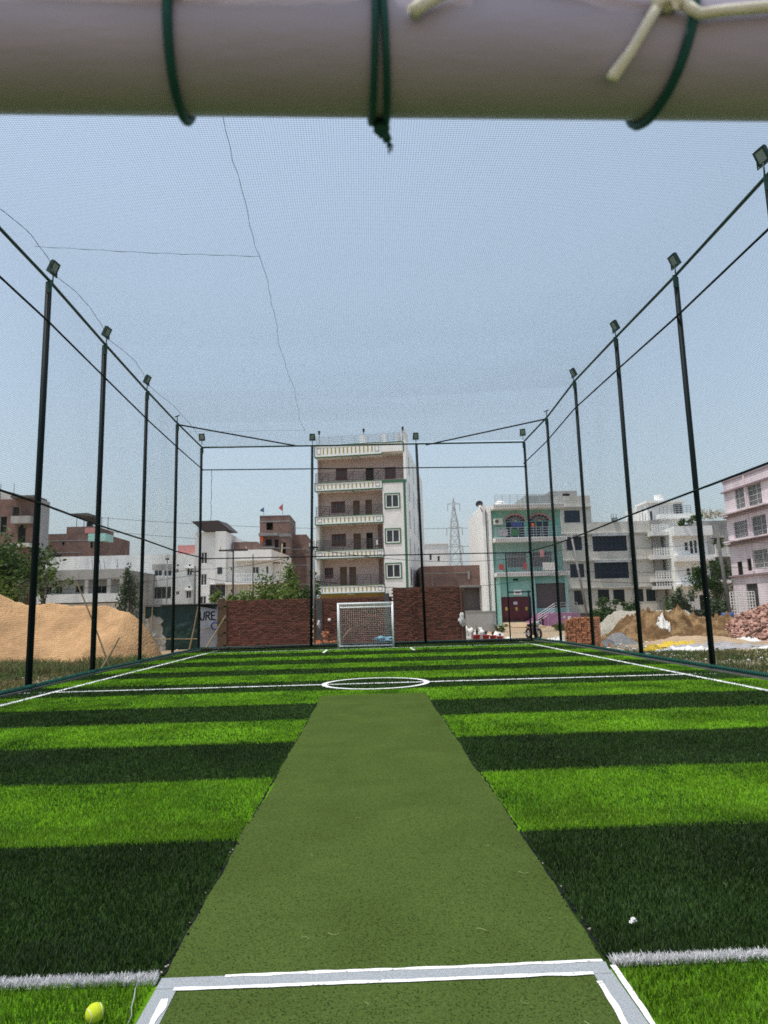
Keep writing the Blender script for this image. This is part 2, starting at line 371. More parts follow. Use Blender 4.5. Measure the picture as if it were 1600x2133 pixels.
# soil gap strips along the torn matting edge
for sx, x in ((-1, -.912), (1, .985)):
    S(rough_strip('soil_seam', (x, 3.1), (x, 12.6), .012, 'rubber', .0045, .016, .012, 20+sx))

# ---------------------------------------------------------------- grass blades (real pile)
def in_frame(x, y, z=0, mgn=1.06):
    d = np.stack([x, y, np.full_like(x, z-1.5)], -1); w = d @ np.array(fw); return (w > .2) & (np.abs(d @ np.array(rt2)) < w*800/1390*mgn) & (np.abs(d @ np.array(up2)) < w*1066/1390*mgn)
def edge_index(y):
    return np.searchsorted(np.array(EDGES), y)-1
def blades(name, x, y, z, h, wd, m, lean=.55, parent=None, bend=True):
    n = len(x); az = rng.uniform(0, 2*np.pi, n); le = rng.uniform(.1, lean, n)*h*1.3; pa = rng.uniform(0, 2*np.pi, n)
    base = np.stack([x, y, z], -1); wv = np.stack([np.cos(pa), np.sin(pa), 0*pa], -1)*wd[:, None]/2
    tip = base+np.stack([np.cos(az)*le, np.sin(az)*le, h], -1); mid = base+np.stack([np.cos(az)*le*.3, np.sin(az)*le*.3, h*.6], -1)
    V = np.stack([base-wv, base+wv, mid+wv*.8, mid-wv*.8, tip+wv*.12, tip-wv*.12], 1).reshape(-1, 3)
    i = np.arange(n)[:, None]*6; F = np.concatenate([i+np.array([[0, 1, 2, 3]]), i+np.array([[3, 2, 4, 5]])])
    return kind(np_mesh(name, V, F, m, parent), 'stuff')
acc = {'l': [], 'd': [], 'w': []}
for (y0, y1, dens, h, wd) in ((1.3, 3.4, 17000, .031, .0040), (3.4, 5.2, 12000, .029, .0046), (5.2, 8.3, 5000, .028, .0058), (8.3, 13, 1500, .027, .011), (13, 20, 420, .026, .022), (20, 30.6, 140, .025, .04)):
    X = 7.4; n = int(dens*(y1-y0)*2*X); x = rng.uniform(-X, X, n); y = rng.uniform(y0, y1, n)
    ok = in_frame(x, y) | in_frame(x-1.2, y) | in_frame(x+1.2, y); strip = (x > -.925) & (x < 1.0) & (y < 12.6); ok &= ~strip
    x, y = x[ok], y[ok]
    white = (y > 3.026) & (y < 3.086) & (y < 3.4) | (np.abs(np.abs(x-.03)-6.69) < .05) | (np.abs(y-14.46) < .05) | (np.abs(np.hypot(x-.084, y-14.464)-1.083) < .05)
    lightm = (edge_index(y+.02*np.sin(x*2.1)) % 2 == 1)
    if y0 < 3: white &= (y < 3.4)
    hh = h*rng.uniform(.6, 1.15, len(x)); ww = wd*rng.uniform(.7, 1.2, len(x))
    for key, s in (('w', white), ('l', lightm & ~white), ('d', ~lightm & ~white)):
        acc[key].append((x[s], y[s], hh[s], ww[s]))
# denser white turf line
n = 22000; x = np.concatenate([rng.uniform(-3.4, -.92, n//2), rng.uniform(.99, 3.4, n//2)]); y = rng.uniform(3.028, 3.084, n)
acc['w'].append((x, y, .027*rng.uniform(.6, 1.25, n), .0046*rng.uniform(.7, 1.3, n)))
for key, nm, m in (('l', 'light_grass', 'blade_light'), ('d', 'dark_grass', 'blade_dark'), ('w', 'white_grass', 'blade_white')):
    x, y, h, w = [np.concatenate([a[i] for a in acc[key]]) for i in range(4)]
    blades(nm, x, y, np.zeros_like(x), h, w, m)
# dark crumbs and pale frayed bits along the cut edges of the mat
mb = MB(); mb2 = MB()
for i in range(420):
    right = random.random() < .62; y = 3.1+9.4*random.random()**1.7; x = (.982 if right else -.915)+random.gauss(.006 if right else -.003, .011); r = random.uniform(.002, .0055)
    (mb if random.random() < .93 else mb2).obox((x, y, .008+r*.4), r*random.uniform(1, 2.6), r*random.uniform(1, 2.6), r*1.2, Matrix.Rotation(random.uniform(0, 3), 3, 'Z'))
kind(mb.build('soil_crumbs', 'rubber'), 'stuff'); kind(mb2.build('frayed_bits', 'gravel'), 'stuff')
# loose clippings on the mat and the turf
n = 110; mb = MB()
for i in range(n):
    y = 1.8+9*random.random()**1.5; x = random.uniform(-.85, .92) if random.random() < .8 else random.uniform(-3, 3); a = random.uniform(0, 6.28); l = random.uniform(.01, .035); c = random.uniform(-1, 1)
    pts = [(x+math.cos(a+c*t)*l*t, y+math.sin(a+c*t)*l*t, .012+.004*t+(.03 if abs(x) > 1 else 0)) for t in (-1, -.4, .3, 1)]
    mb.tube(pts, .0010, 3)
kind(mb.build('grass_clippings', 'straw'), 'stuff')
D = {
 'tall': {'o': (-4.96, 62.6, -9), 'w': 8.74, 'h': 17.33, 'bands': [(0.03, 16.29, 6.44, 17.34), (0.04, 12.99, 6.42, 13.7), (0.05, 9.78, 6.4, 10.46), (0.06, 6.55, 6.36, 7.23), (0.06, 3.28, 6.36, 3.94)], 'bay': [(6.31, 2.34, 8.67, 13.67)], 'bayw': [(6.61, 10.95, 8.1, 12.44), (6.57, 7.67, 8.08, 9.13), (6.53, 4.43, 8.07, 5.92)], 'win': [(1.72, 14.22, 2.85, 15.39), (6.52, 14.09, 7.59, 15.26), (1.2, 10.99, 2.58, 12.15), (1.2, 7.8, 2.61, 8.98), (0.47, 4.76, 1.32, 5.77)], 'door': [(3.36, 10.61, 4.0, 12.15), (4.56, 10.6, 5.2, 12.18), (3.34, 7.43, 4.06, 8.95), (1.96, 4.3, 2.64, 5.8), (2.86, 4.27, 3.53, 5.77)], 'dark': [(4.67, 13.81, 5.44, 15.24), (4.57, 7.39, 5.21, 8.98)], 'gband': [(8.41, 3.95, 8.61, 13.41), (6.45, 13.42, 8.76, 13.67)], 'lamps': [(0.32, 18.24, 0.45, 18.96), (4.32, 18.48, 4.5, 19.19), (8.66, 18.04, 8.79, 18.74)], 'toprail': [(0.09, 17.33, 8.78, 18.26)]},
 'A': {'o': (-43.03, 75.0, 0), 'w': 5.66, 'h': 15.1, 'w1': [(3.08, 12.34, 3.88, 14.25), (3.96, 11.38, 4.49, 12.26), (1.81, 11.29, 2.61, 13.19)], 'bal': [(3.85, 12.32, 5.45, 13.0)], 'blue': [(5.59, 9.85, 6.39, 15.02)]},
 'B': {'o': (-39.89, 82.0, 0), 'w': 7.47, 'h': 11.83, 'upper': [(2.79, 11.81, 6.43, 12.8)], 'pink': [(5.04, 11.96, 6.5, 12.62)], 'teal': [(6.76, 10.85, 8.07, 11.74)], 'win': [(2.42, 10.48, 2.78, 11.07), (5.84, 10.03, 6.22, 11.06), (3.24, 7.9, 3.55, 9.14), (0.41, 8.38, 2.51, 9.41)], 'shed': [(3.61, 12.79, 6.54, 13.91)], 'white': [(3.75, 7.33, 8.09, 9.67)]},
 'C': {'o': (-30.27, 62.0, 0), 'w': 8.06, 'h': 5.92, 'par': [(-0.0, 5.15, 8.05, 5.92)], 'band': [(0.16, 3.02, 8.07, 3.76)], 'win': [(0.72, 3.84, 1.21, 4.57), (1.59, 3.86, 2.19, 4.55), (3.38, 3.9, 4.09, 4.56), (5.23, 3.8, 6.21, 4.53)]},
 'D': {'o': (-25.94, 70.0, 0), 'w': 7.84, 'h': 7.99, 'win': [(3.61, 5.72, 4.44, 6.39), (4.6, 5.69, 5.43, 6.36), (3.41, 3.38, 5.42, 4.64), (5.83, 6.0, 6.14, 6.44), (6.98, 5.72, 7.53, 6.47), (5.88, 3.71, 6.25, 4.14), (6.93, 3.37, 7.49, 4.17)], 'panel': [(3.4, 6.4, 5.41, 6.98)], 'vent': [(5.94, 6.75, 6.13, 6.91), (7.19, 6.72, 7.37, 6.88), (7.16, 4.44, 7.35, 4.61)], 'ledge': [(6.82, 6.46, 7.69, 6.53), (6.8, 4.17, 7.63, 4.27)]},
 'E': {'o': (-17.63, 68.0, 0), 'w': 3.25, 'h': 9.98, 'win': [(0.6, 6.74, 1.25, 7.94), (0.61, 4.57, 1.24, 5.75), (0.55, 2.5, 1.21, 3.52), (1.58, 3.42, 3.21, 4.63)], 'block': [(2.18, 4.68, 3.23, 9.92)], 'roof': [(-0.18, 10.07, 3.42, 11.15)]},
 'E2': {'o': (-14.38, 68.0, 0), 'w': 6.33, 'h': 7.9, 'par': [(0.93, 6.92, 6.28, 7.94)], 'win': [(-0.81, 5.64, -0.33, 6.31), (0.33, 5.98, 0.67, 6.38), (2.51, 5.6, 3.24, 6.35), (3.97, 5.57, 4.16, 6.32), (0.35, 3.75, 0.71, 4.17)], 'slab': [(0.01, 4.6, 4.94, 4.78)]},
 'F': {'o': (-13.85, 85.0, 0), 'w': 3.77, 'h': 13.99, 'win': [(0.84, 12.19, 1.68, 13.2), (2.8, 11.23, 3.32, 12.54), (2.79, 9.15, 3.31, 10.53), (0.76, 10.19, 1.53, 10.96), (1.91, 9.91, 2.36, 10.94)], 'bands': [(-0.05, 13.22, 3.78, 13.37), (-0.0, 11.35, 2.37, 11.69), (0.0, 9.76, 3.76, 9.95)], 'wing': [(3.76, 5.61, 5.86, 11.88)]},
 'H': {'o': (7.29, 95.0, 0), 'w': 4.12, 'h': 10.83, 'win': [(1.34, 8.52, 1.72, 9.38), (2.48, 8.36, 2.88, 9.15), (0.27, 9.06, 0.62, 9.75)]},
 'H2': {'o': (4.97, 64.0, 0), 'w': 6.57, 'h': 5.69, 'rec': [(3.94, 1.39, 6.46, 3.54)], 'pil': [(4.47, 4.36, 4.66, 5.16)], 'pw': [(3.9, -0.42, 7.16, 1.21)]},
 'I': {'o': (11.36, 60.0, 0), 'w': 6.21, 'h': 10.82, 'slab': [(0.12, 10.47, 6.55, 10.85), (0.15, 7.44, 6.54, 7.81), (0.12, 4.31, 6.47, 4.69)], 'arch': [(1.31, 7.92, 3.11, 10.02), (3.55, 7.87, 5.39, 10.02)], 'win2': [(1.33, 5.2, 3.07, 6.56), (3.56, 5.2, 5.42, 6.56)], 'grille': [(0.14, 4.72, 6.41, 7.18)], 'gate': [(0.39, 0.28, 3.08, 2.52)], 'shutter': [(3.58, 1.43, 6.25, 3.64)], 'plate': [(1.53, 2.68, 2.25, 3.11)], 'ac': [(0.16, 9.11, 0.91, 9.63)], 'rail3': [(0.2, 7.91, 5.41, 8.75)], 'tank': [(0.39, 10.77, 1.33, 11.25)], 'pink': [(3.68, -0.05, 6.21, 1.11)], 'hole': [(1.55, 3.94, 2.02, 4.11)], 'srail': [(3.63, 1.11, 6.22, 1.93)], 'topr': [(0.24, 10.85, 6.48, 11.71)], 'leftwall': [(-0.73, 1.15, 0.08, 10.96)]},
 'J': {'o': (19.99, 68.0, 0), 'w': 9.89, 'h': 10.06, 'top': [(0.34, 10.1, 3.11, 12.84)], 'win': [(0.33, 9.92, 1.97, 11.38), (0.38, 7.22, 1.96, 8.59), (3.08, 7.04, 6.63, 8.6), (0.57, 4.43, 2.0, 5.82), (3.07, 4.25, 6.6, 5.88)], 'gw': [(0.8, 1.67, 1.76, 3.12), (3.25, 1.88, 4.41, 3.15), (4.82, 1.84, 5.98, 3.11), (7.04, 1.83, 7.92, 3.1), (8.2, 1.84, 9.17, 3.07)], 'ledge': [(0.35, 11.61, 3.12, 11.8), (0.22, 8.73, 9.58, 9.04), (0.45, 5.97, 9.67, 6.27), (0.59, 3.16, 9.61, 3.45)], 'pillar': [(9.18, 0.6, 10.0, 10.0)], 'pent': [(-1.01, 12.82, 2.29, 13.67)], 'vent': [(0.74, 12.83, 1.48, 13.04)]},
 'K': {'o': (30.46, 66.0, 0), 'w': 3.43, 'h': 9.12, 'par': [(0.2, 8.19, 3.71, 9.12), (-0.1, 5.65, 3.44, 6.24), (-0.07, 3.18, 3.18, 3.42)], 'win': [(1.16, 6.72, 1.59, 7.63), (1.69, 6.4, 2.08, 7.76), (2.14, 6.45, 2.47, 7.8), (1.14, 4.26, 1.57, 5.03), (1.66, 3.76, 2.01, 5.1), (2.15, 3.75, 2.51, 5.15), (1.17, 1.64, 1.76, 2.49)], 'back': [(-1.03, 8.5, 2.77, 12.12)], 'backslab': [(-0.23, 10.35, 3.02, 10.84)], 'conn': [(-1.45, 8.42, 0.41, 8.8), (-1.55, 6.03, 0.19, 6.46), (-1.53, 3.77, 0.2, 4.09), (-1.49, 3.0, 0.24, 3.34)], 'grey': [(3.6, 7.2, 6.4, 9.98)], 'rail': [(3.85, 6.16, 6.15, 7.22)], 'grille': [(3.88, 3.73, 5.62, 5.79)], 'slit': [(-0.74, 9.84, -0.52, 11.22), (-0.76, 7.22, -0.6, 8.31), (-0.99, 4.74, -0.83, 5.6)], 'slab2': [(3.65, 3.4, 6.04, 3.74)]},
 'L': {'X': 29.86, 'y0': 54.5, 'y1': 48.0, 'h': 11.42, 'win': [(52.87, 8.91, 51.2, 10.61), (51.08, 8.87, 49.23, 10.51), (53.54, 6.6, 51.29, 7.96), (50.94, 6.5, 49.05, 8.05)], 'low': [(51.2, 4.04, 49.31, 5.46)], 'ledge': [(53.9, 8.26, 48.87, 8.68), (53.86, 6.05, 49.07, 6.3), (52.47, 5.07, 49.24, 5.36)], 'door': [(52.67, 0.82, 51.04, 2.91)], 'dk': [(52.11, 3.92, 51.22, 4.88), (53.56, 3.62, 52.85, 4.74)]},
}
# ---------------------------------------------------------------- fences, nets, rails
def post(mb, b, t, r=.075): mb.tube([b, t], r, 12)
CELL = .045
def side_fence(name, label, L, sx, extra_wob):
    root = thing(name, label, 'net fence', (L[3][0], L[3][1], 0)); off = Vector(root.location)
    loc = lambda p: tuple(Vector(p)-off)
    for i, (x, y, h) in enumerate(L[2:]):
        mb = MB(); mb.tube([loc((x, y, -.25)), loc((x, y, h-.06))], (.073 if sx < 0 else .065) if i < 3 else .060, 12)
        p = mb.build('post', 'post_green', root, True)
        MB().box(*loc((x-.05*sx-.055, y-.075, h-.34)), *loc((x-.05*sx+.055, y-.055, h-.02))).build('bracket', 'rail_green', p)
    off_in = -.085*sx
    for nm, dz, r, m in (('top_rail', 0, .040, 'rail_green'), ('upper_rail', -1.09, .026, 'post_green'), ('middle_rail', None, .026, 'post_green')):
        pts = [(x+(off_in if dz != 0 else 0), y, h+dz if dz is not None else 4.12) for x, y, h in L]
        MB().tube([loc(p) for p in pts], r, 8).build(nm, m, root, True)
    # base pipe with lashed net
    pts = []
    for (x0, y0, _), (x1, y1, _) in zip(L, L[1:]):
        for k in range(10): t = k/10; pts.append((x0+(x1-x0)*t+off_in, y0+(y1-y0)*t, .085+.012*mnoise.noise(Vector((y0+t, sx, 0)))))
    MB().tube([loc(p) for p in pts], .034, 8).build('base_pipe', 'rail_green', root, True)
    mb = MB()
    y = 9.0
    while y < L[-1][1]-.1:
        x = lerp_line(L, y)+off_in
        q = [loc((x+.042*math.cos(a), y+.05*a/6.28, .085+.042*math.sin(a))) for a in np.linspace(0, 6.28, 8)]
        mb.tube(q, .007, 4, False); y += .075 if y < 20 else .13
    kind(mb.build('lashing', 'net_rope', root), 'stuff')
    # net: verticals and horizontals, slightly slack
    y0, y1 = L[0][1], L[-1][1]
    hx = np.interp
    Ly = np.array([p[1] for p in L]); Lx = np.array([p[0] for p in L]); Lh = np.array([p[2] for p in L])
    def surf(yy, zf):
        x = hx(yy, Ly, Lx)-.02*sx; h = hx(yy, Ly, Lh)
        d = np.zeros_like(yy)
        for a, b in zip(Ly, Ly[1:]): t = np.clip((yy-a)/(b-a), 0, 1); d += np.where((yy >= a) & (yy <= b), np.sin(np.pi*t), 0)
        z = .09+zf*(h-.09)
        z = z-.05*d*zf*(1-zf)*4+.02*np.sin(yy*1.7+zf*5)
        x = x+.02*d*np.sin(np.pi*zf*2)*extra_wob+.006*np.sin(yy*2.3+zf*9)
        return np.stack([x, yy, z], -1)
    ny = int((y1-y0)/CELL); yy = np.repeat(np.linspace(y0, y1, ny)[:, None], 9, 1); zf = np.repeat(np.linspace(0, 1, 9)[None], ny, 0)
    A = strands(surf(yy, zf)-np.array(off), (1, 0, 0), (0, 1, 0), .0018)
    nz = int(9.4/CELL); yy = np.repeat(np.linspace(y0, y1, 44)[None], nz, 0); zf = np.repeat(np.linspace(0, 1, nz)[:, None], 44, 1)
    Bs = strands(surf(yy, zf)-np.array(off), (1, 0, 0), (0, 0, 1), .0018)
    V, F = cat2([A, Bs]); kind(np_mesh('netting', V, F, 'net_dark', root), 'stuff')
    return root
side_fence('net_fence', 'tall dark green net fence with posts beside the big sand heap', FL, -1, 1)
side_fence('net_fence', 'tall dark green net fence with posts beside the mud and brick rubble', FR, 1, -1)
for s, L in ((-1, FL), (1, FR)):
    mb = MB(); 
    for (x0, y0, _), (x1, y1, _) in zip(L[:], L[1:]):
        mb.hexa([(x0-.14, y0, -.4), (x0+.14, y0, -.4), (x1+.14, y1, -.4), (x1-.14, y1, -.4), (x0-.14, y0, .03), (x0+.14, y0, .03), (x1+.14, y1, .03), (x1-.14, y1, .03)])
    S(mb.build('kerb', 'concrete_dark'))
# end fence
EL, ER = FL[-1], FR[-1]
root = thing('net_fence', 'dark green end fence with two tall middle posts behind the white goal', 'net fence', (0, 30.7, 0)); OFF = Vector((0, 30.7, 0))
def ep(x, z): t = (x-EL[0])/(ER[0]-EL[0]); return (x, EL[1]+(ER[1]-EL[1])*t-30.7, z)
etop = lambda x: EL[2]+(ER[2]-EL[2])*(x-EL[0])/(ER[0]-EL[0])-.03
for xb, xt in ((-2.68, -2.54), (2.50, 2.375)):
    MB().tube([ep(xb, -.2), ep(xt, etop(xt)-.05)], .062, 12).build('post', 'post_green', root, True)
for nm, z, r, m in (('top_rail', None, .04, 'rail_green'), ('upper_rail', 8.18, .026, 'post_green'), ('middle_rail', 4.07, .026, 'post_green'), ('base_pipe', .10, .034, 'rail_green')):
    MB().tube([ep(x, etop(x) if z is None else z) for x in np.linspace(EL[0], ER[0], 12)], r, 8).build(nm, m, root, True)
MB().tube([ep(6.42, -.1), ep(6.40, 4.1)], .03, 8).build('gate_post', 'post_green', root, True)
MB().tube([ep(6.42, 2.24), ep(7.5, 2.24)], .03, 8).build('gate_lintel', 'post_green', root, True)
MB().tube([ep(7.40, -.1), ep(7.38, 2.3)], .045, 8).build('gate_leaf_frame', 'post_green', root, True)
MB().tube([(-7.85, 27.1-30.7, 9.42), ep(-3.2, 9.27)], .032, 8).build('corner_brace', 'post_green', root, True)
MB().tube([(7.944, 28.2-30.7, 9.68), ep(2.83, 9.28)], .032, 8).build('corner_brace', 'post_green', root, True)
MB().box(-7.6, -.1, -.3, 7.6, .35, .05).build('base_edging', 'rubber', root).rotation_euler = (0, 0, .0525)
def esurf(xx, zf):
    h = etop(xx); z = .1+zf*(h-.1); t = (xx-EL[0])/(ER[0]-EL[0])
    return np.stack([xx+.012*np.sin(zf*14+xx), EL[1]+(ER[1]-EL[1])*t-30.7+.03*np.sin(xx*1.3+zf*6)+.02, z+.015*np.sin(xx*2)], -1)
n = int((ER[0]-EL[0])/CELL); xx = np.repeat(np.linspace(EL[0], ER[0], n)[:, None], 9, 1); zf = np.repeat(np.linspace(0, 1, 9)[None], n, 0)
A = strands(esurf(xx, zf), (1, 0, 0), (0, 1, 0), .0018)
n = int(9.2/CELL); xx = np.repeat(np.linspace(EL[0], ER[0], 25)[None], n, 0); zf = np.repeat(np.linspace(0, 1, n)[:, None], 25, 1)
Bs = strands(esurf(xx, zf), (0, 1, 0), (0, 0, 1), .0018); V, F = cat2([A, Bs]); kind(np_mesh('netting', V, F, 'net_dark', root), 'stuff')
# roof net
root = thing('roof_net', 'dark mesh net stretched overhead between the fence tops', 'net', (0, 15, 9.4))
def rsurf(tx, y):
    Ly = np.array([p[1] for p in FL]); y = np.asarray(y)
    xl = np.interp(y, Ly, [p[0] for p in FL]); hl = np.interp(y, Ly, [p[2] for p in FL]); Ry = [p[1] for p in FR]
    xr = np.interp(y, Ry, [p[0] for p in FR]); hr = np.interp(y, Ry, [p[2] for p in FR])
    x = xl+(xr-xl)*tx; ye = y+tx*.75*np.clip(y/30.35, 0, 1)
    z = hl+(hr-hl)*tx-.30*np.sin(np.pi*tx)*np.sin(np.pi*np.clip((y+1.5)/31.85, 0, 1))+.006*np.sin(x*1.9+y)-.010*np.sin(np.pi*np.clip(tx, 0, 1))*np.sin(y*1.6)
    return np.stack([x+.02*np.sin(y*.9), ye-15, z-9.4], -1)
n = int(15.3/CELL); tx = np.repeat(np.linspace(0, 1, n)[:, None], 40, 1); yy = np.repeat(np.linspace(-1.5, 30.35, 40)[None], n, 0)
A = strands(rsurf(tx, yy), (1, 0, 0), (0, 0, 1), .0018)
n = int(31.85/CELL); yy = np.repeat(np.linspace(-1.5, 30.35, n)[:, None], 24, 1); tx = np.repeat(np.linspace(0, 1, 24)[None], n, 0)
Bs = strands(rsurf(tx, yy), (0, 1, 0), (0, 0, 1), .0018); V, F = cat2([A, Bs]); kind(np_mesh('netting', V, F, 'net_dark', root), 'stuff')
rp = lambda x, y: tuple(rsurf(np.array((x+7.6)/15.3), np.array(y))+np.array([.014*math.sin(y*7)+.02*math.sin(y*2.3), .014*math.sin(x*9), -.01]))
MB().tube([rp(-2.22+(-.44)*(y-8)/20, y) for y in np.linspace(6, 28.4, 60)], .0048, 5).build('seam', 'net_dark', root)
MB().tube([rp(x, 13.6) for x in np.linspace(-7.2, -2.35, 24)], .0048, 5).build('seam', 'net_dark', root)
MB().tube([rp(x, 28.2) for x in np.linspace(-7.5, -2.65, 24)], .0048, 5).build('seam', 'net_dark', root)
# floodlights
def floodlight():
    root = thing('floodlight', '', 'floodlight'); 
    MB().tube([(0, 0, -.50), (0, 0, -.20)], .022, 8).build('stem', 'rail_green', root, True)
    T = Matrix.Rotation(R(-25), 3, 'X')                      # faces +Y local, tipped down
    mb = MB(); mb.obox(T @ Vector((0, 0, 0)), .34, .07, .42, T)
    for k in range(7): mb.obox(T @ Vector((-.14+.046*k, -.06, 0)), .012, .06, .38, T)
    mb.obox(T @ Vector((0, -.075, -.05)), .16, .09, .14, T); mb.build('housing', 'lamp_body', root)
    fr = MB()
    for a in ((0, .042, .185, .34, .05), (0, .042, -.175, .34, .07), (-.148, .042, 0, .044, .30), (.148, .042, 0, .044, .30)): fr.obox(T @ Vector(a[:3]), a[3], .03, a[4], T)
    fr.build('rim', 'lamp_body', root)
    MB().obox(T @ Vector((0, .040, .01)), .25, .008, .31, T).build('glass', 'lamp_glass', root)
    mb = MB(); mb.obox((-.185, 0, -.11), .012, .04, .26); mb.obox((.185, 0, -.11), .012, .04, .26); mb.obox((0, 0, -.245), .382, .04, .012); mb.build('bracket', 'rail_green', root)
    return root
fproto = floodlight(); first = True
for (x, y, z, az, lab) in ((-7.49, 15.30, 10.02, -98, 'floodlight on the nearest visible post of the fence by the sand heap'), (-7.70, 19.15, 10.06, -98, 'floodlight on the second post of the sand heap side fence'),
    (-7.70, 22.85, 9.90, -98, 'floodlight on the third post of the sand heap side fence'), (-7.62, 30.3, 9.80, 178, 'square floodlight on the far corner post above the green shack'),
    (-2.53, 30.62, 9.78, 178, 'square floodlight on the end fence post at the left edge of the tall building'), (2.36, 30.86, 9.80, 180, 'square floodlight on the end fence post at the right edge of the tall building'),
    (7.52, 31.0, 9.92, 165, 'floodlight on the far corner post above the teal house'), (7.80, 15.42, 10.06, 98, 'floodlight on the second nearest post of the mud side fence'),
    (7.82, 19.55, 10.18, 98, 'floodlight on the third nearest post of the mud side fence'), (7.94, 24.2, 10.38, 98, 'floodlight on the fourth nearest post of the mud side fence, above the cream building'),
    (7.72, 11.5, 10.02, 102, 'largest and nearest floodlight, cut by the right edge of the photo')):
    f = fproto if first else copy_tree(fproto); first = False
    f.location = (x, y, z-.07); f.scale = (.76, .76, .76); f.rotation_euler = (0, 0, R(az)); f['label'] = lab; f['group'] = 'floodlights on the fence posts'
for s, (x, y, h) in ((-1, FL[6]), (1, FR[6])):
    t = thing('empty_lamp_bracket', 'bare lamp stem on the %s fence post next to the corner' % ('sand heap side' if s < 0 else 'mud side'), 'bracket', (x, y, h-.04))
    MB().tube([(0, 0, 0), (0, 0, .32)], .02, 6).build('stem', 'rail_green', t); MB().tube([(-.10, 0, .30), (.10, 0, .38)], .025, 6).build('crossbar', 'rail_green', t)
# lamp wiring
pts = []
for (x, y, z), (x2, y2, z2) in zip([(-7.35, 12.6, 9.8), (-7.42, 15.3, 9.75), (-7.62, 19.15, 9.75), (-7.62, 22.85, 9.6)], [(-7.42, 15.3, 9.75), (-7.62, 19.15, 9.75), (-7.62, 22.85, 9.6), (-7.55, 30.2, 9.45)]):
    for k in range(12): t = k/12; pts.append((x+(x2-x)*t+.12*math.sin(math.pi*t)+.05*mnoise.noise(Vector((y+t*5, 0, 0))), y+(y2-y)*t, z+(z2-z)*t+.10*math.sin(math.pi*t)))
tag(MB().tube(pts, .007, 5).build('lamp_cable', 'wire'), 'thin lamp cable looping along the top rail on the sand heap side', 'cable')
pts = [(-7.55+.02*k*0+.05*math.sin(k*1.3), 30.25+.05, 9.2-k*.16) for k in range(14)]
tag(MB().tube([(-7.2+.06*mnoise.noise(Vector((k*.7, 2, 0))), 30.5, 8.2-k*.19) for k in range(14)], .012, 5).build('loose_rope', 'net_rope'), 'loose rope dangling from the upper rail near the far corner post', 'rope')

# ---------------------------------------------------------------- near crossbar with lashings
root = thing('goal_frame', 'thick pale pipe crossbar overhead, tied with green cord', 'goal', (.02, .419, 1.891), R(1.35))
MB().tube([(-1.3+.1*k, 0, 0) for k in range(27)], .040, 48).build('crossbar', 'pipe_white', root, True)
for sx in (-1.3, 1.3): MB().tube([(sx, 0, .04), (sx, 0, -1.89)], .04, 20).build('goal_post', 'pipe_white', root, True)
fa = math.atan2(-.391, -.419)            # facing angle in the YZ plane
def pp(x, th, r=.0435): a = fa-R(th); return (x-.02, r*math.cos(a), r*math.sin(a))
def cord(name, lab, x0, x1, r):
    pts = [pp(x0+(x1-x0)*(.5-.5*math.cos(R(t)))*1.0, t-90 if False else t, .0432+r*.3) for t in range(-180, 181, 12)]
    return pts
def loop(xt, xb, r):       # xt: x where it crosses the visible top, xb: at the lower edge
    pts = []
    for t in range(0, 361, 10):
        th = 90-t; s = .5-.5*math.sin(R(th)); pts.append(pp(xt+(xb-xt)*s, th, .040+r))
    return pts
def cordthing(lab, meshes, m='cord_green', nm='cord_loop', cat='cord'):
    t = thing(nm, lab, cat, (.02, .419, 1.891), R(1.35))
    for n2, b in meshes: b.build(n2, m, t, True)
cordthing('green cord loop around the crossbar, left of the other loops', [('loop', MB().tube(loop(-.120, -.1245, .0032), .0032, 8))])
b = MB().tube([(q[0]+.0035, q[1], q[2]) for q in loop(.012, .017, .003)], .0026, 8); b.tube([(q[0]-.0035, q[1], q[2]) for q in loop(.015, .013, .003)], .0026, 8)
kx, ky, kz = pp(.0165, -80, .0445); kn = MB().blob((kx, ky, kz-.002), .0062, .006, .0065, 3, .35)
tl = MB().tube([(kx, ky, kz), (kx+.003, ky+.001, kz-.006), (kx+.005, ky+.002, kz-.011)], .0035, 7)
for k in range(9): tl.tube([(kx+.005, ky+.002, kz-.0105), (kx+.0065+.0022*math.cos(k), ky+.002+.0022*math.sin(k), kz-.016-.002*(k % 3))], .0006, 4)
cordthing('doubled green cord with a knot and frayed tail hanging under the crossbar', [('loop', b), ('knot', kn), ('tail', tl)])
cordthing('green cord loop slanting across the crossbar, next to the cream knot', [('loop', MB().tube(loop(.224, .210, .0032), .0034, 8))])
rp2 = lambda lst, r=.0425: [pp(x, th, r+.004) for x, th in lst]
b = MB().tube(rp2([(.034, 27), (.040, 33), (.052, 41), (.068, 52), (.09, 75)]), [.0046, .0042, .0038, .0036, .0036], 8)
cordthing('short cream rope end sticking down over the top of the crossbar', [('rope_end', b)], 'rope_cream', 'cream_rope', 'rope')
k = MB().blob(pp(.205, 42, .047), .0085, .006, .006, 8, .7); k.blob(pp(.196, 40, .047), .006, .006, .006, 4, .4)
t1 = MB().tube(rp2([(.198, 42), (.189, 24), (.180, 4), (.171, -13), (.1705, -16)]), [.0038, .0035, .0034, .0042, .0045], 8)
t2 = MB().tube(rp2([(.21, 40), (.222, 30), (.24, 33), (.262, 36), (.30, 40), (.36, 50)]), .0036, 8)
t3 = MB().tube(rp2([(.20, 48), (.15, 57), (.09, 70)]), .004, 8)
cordthing('cream rope knotted on the crossbar with one tail hanging down', [('knot', k), ('tail', t1), ('rope', t2), ('rope', t3)], 'rope_cream', 'cream_rope', 'rope')
b = MB().tube(rp2([(-.30, 58), (-.2, 50), (-.13, 46), (-.09, 50), (-.02, 55), (.02, 60)]), .004, 8)
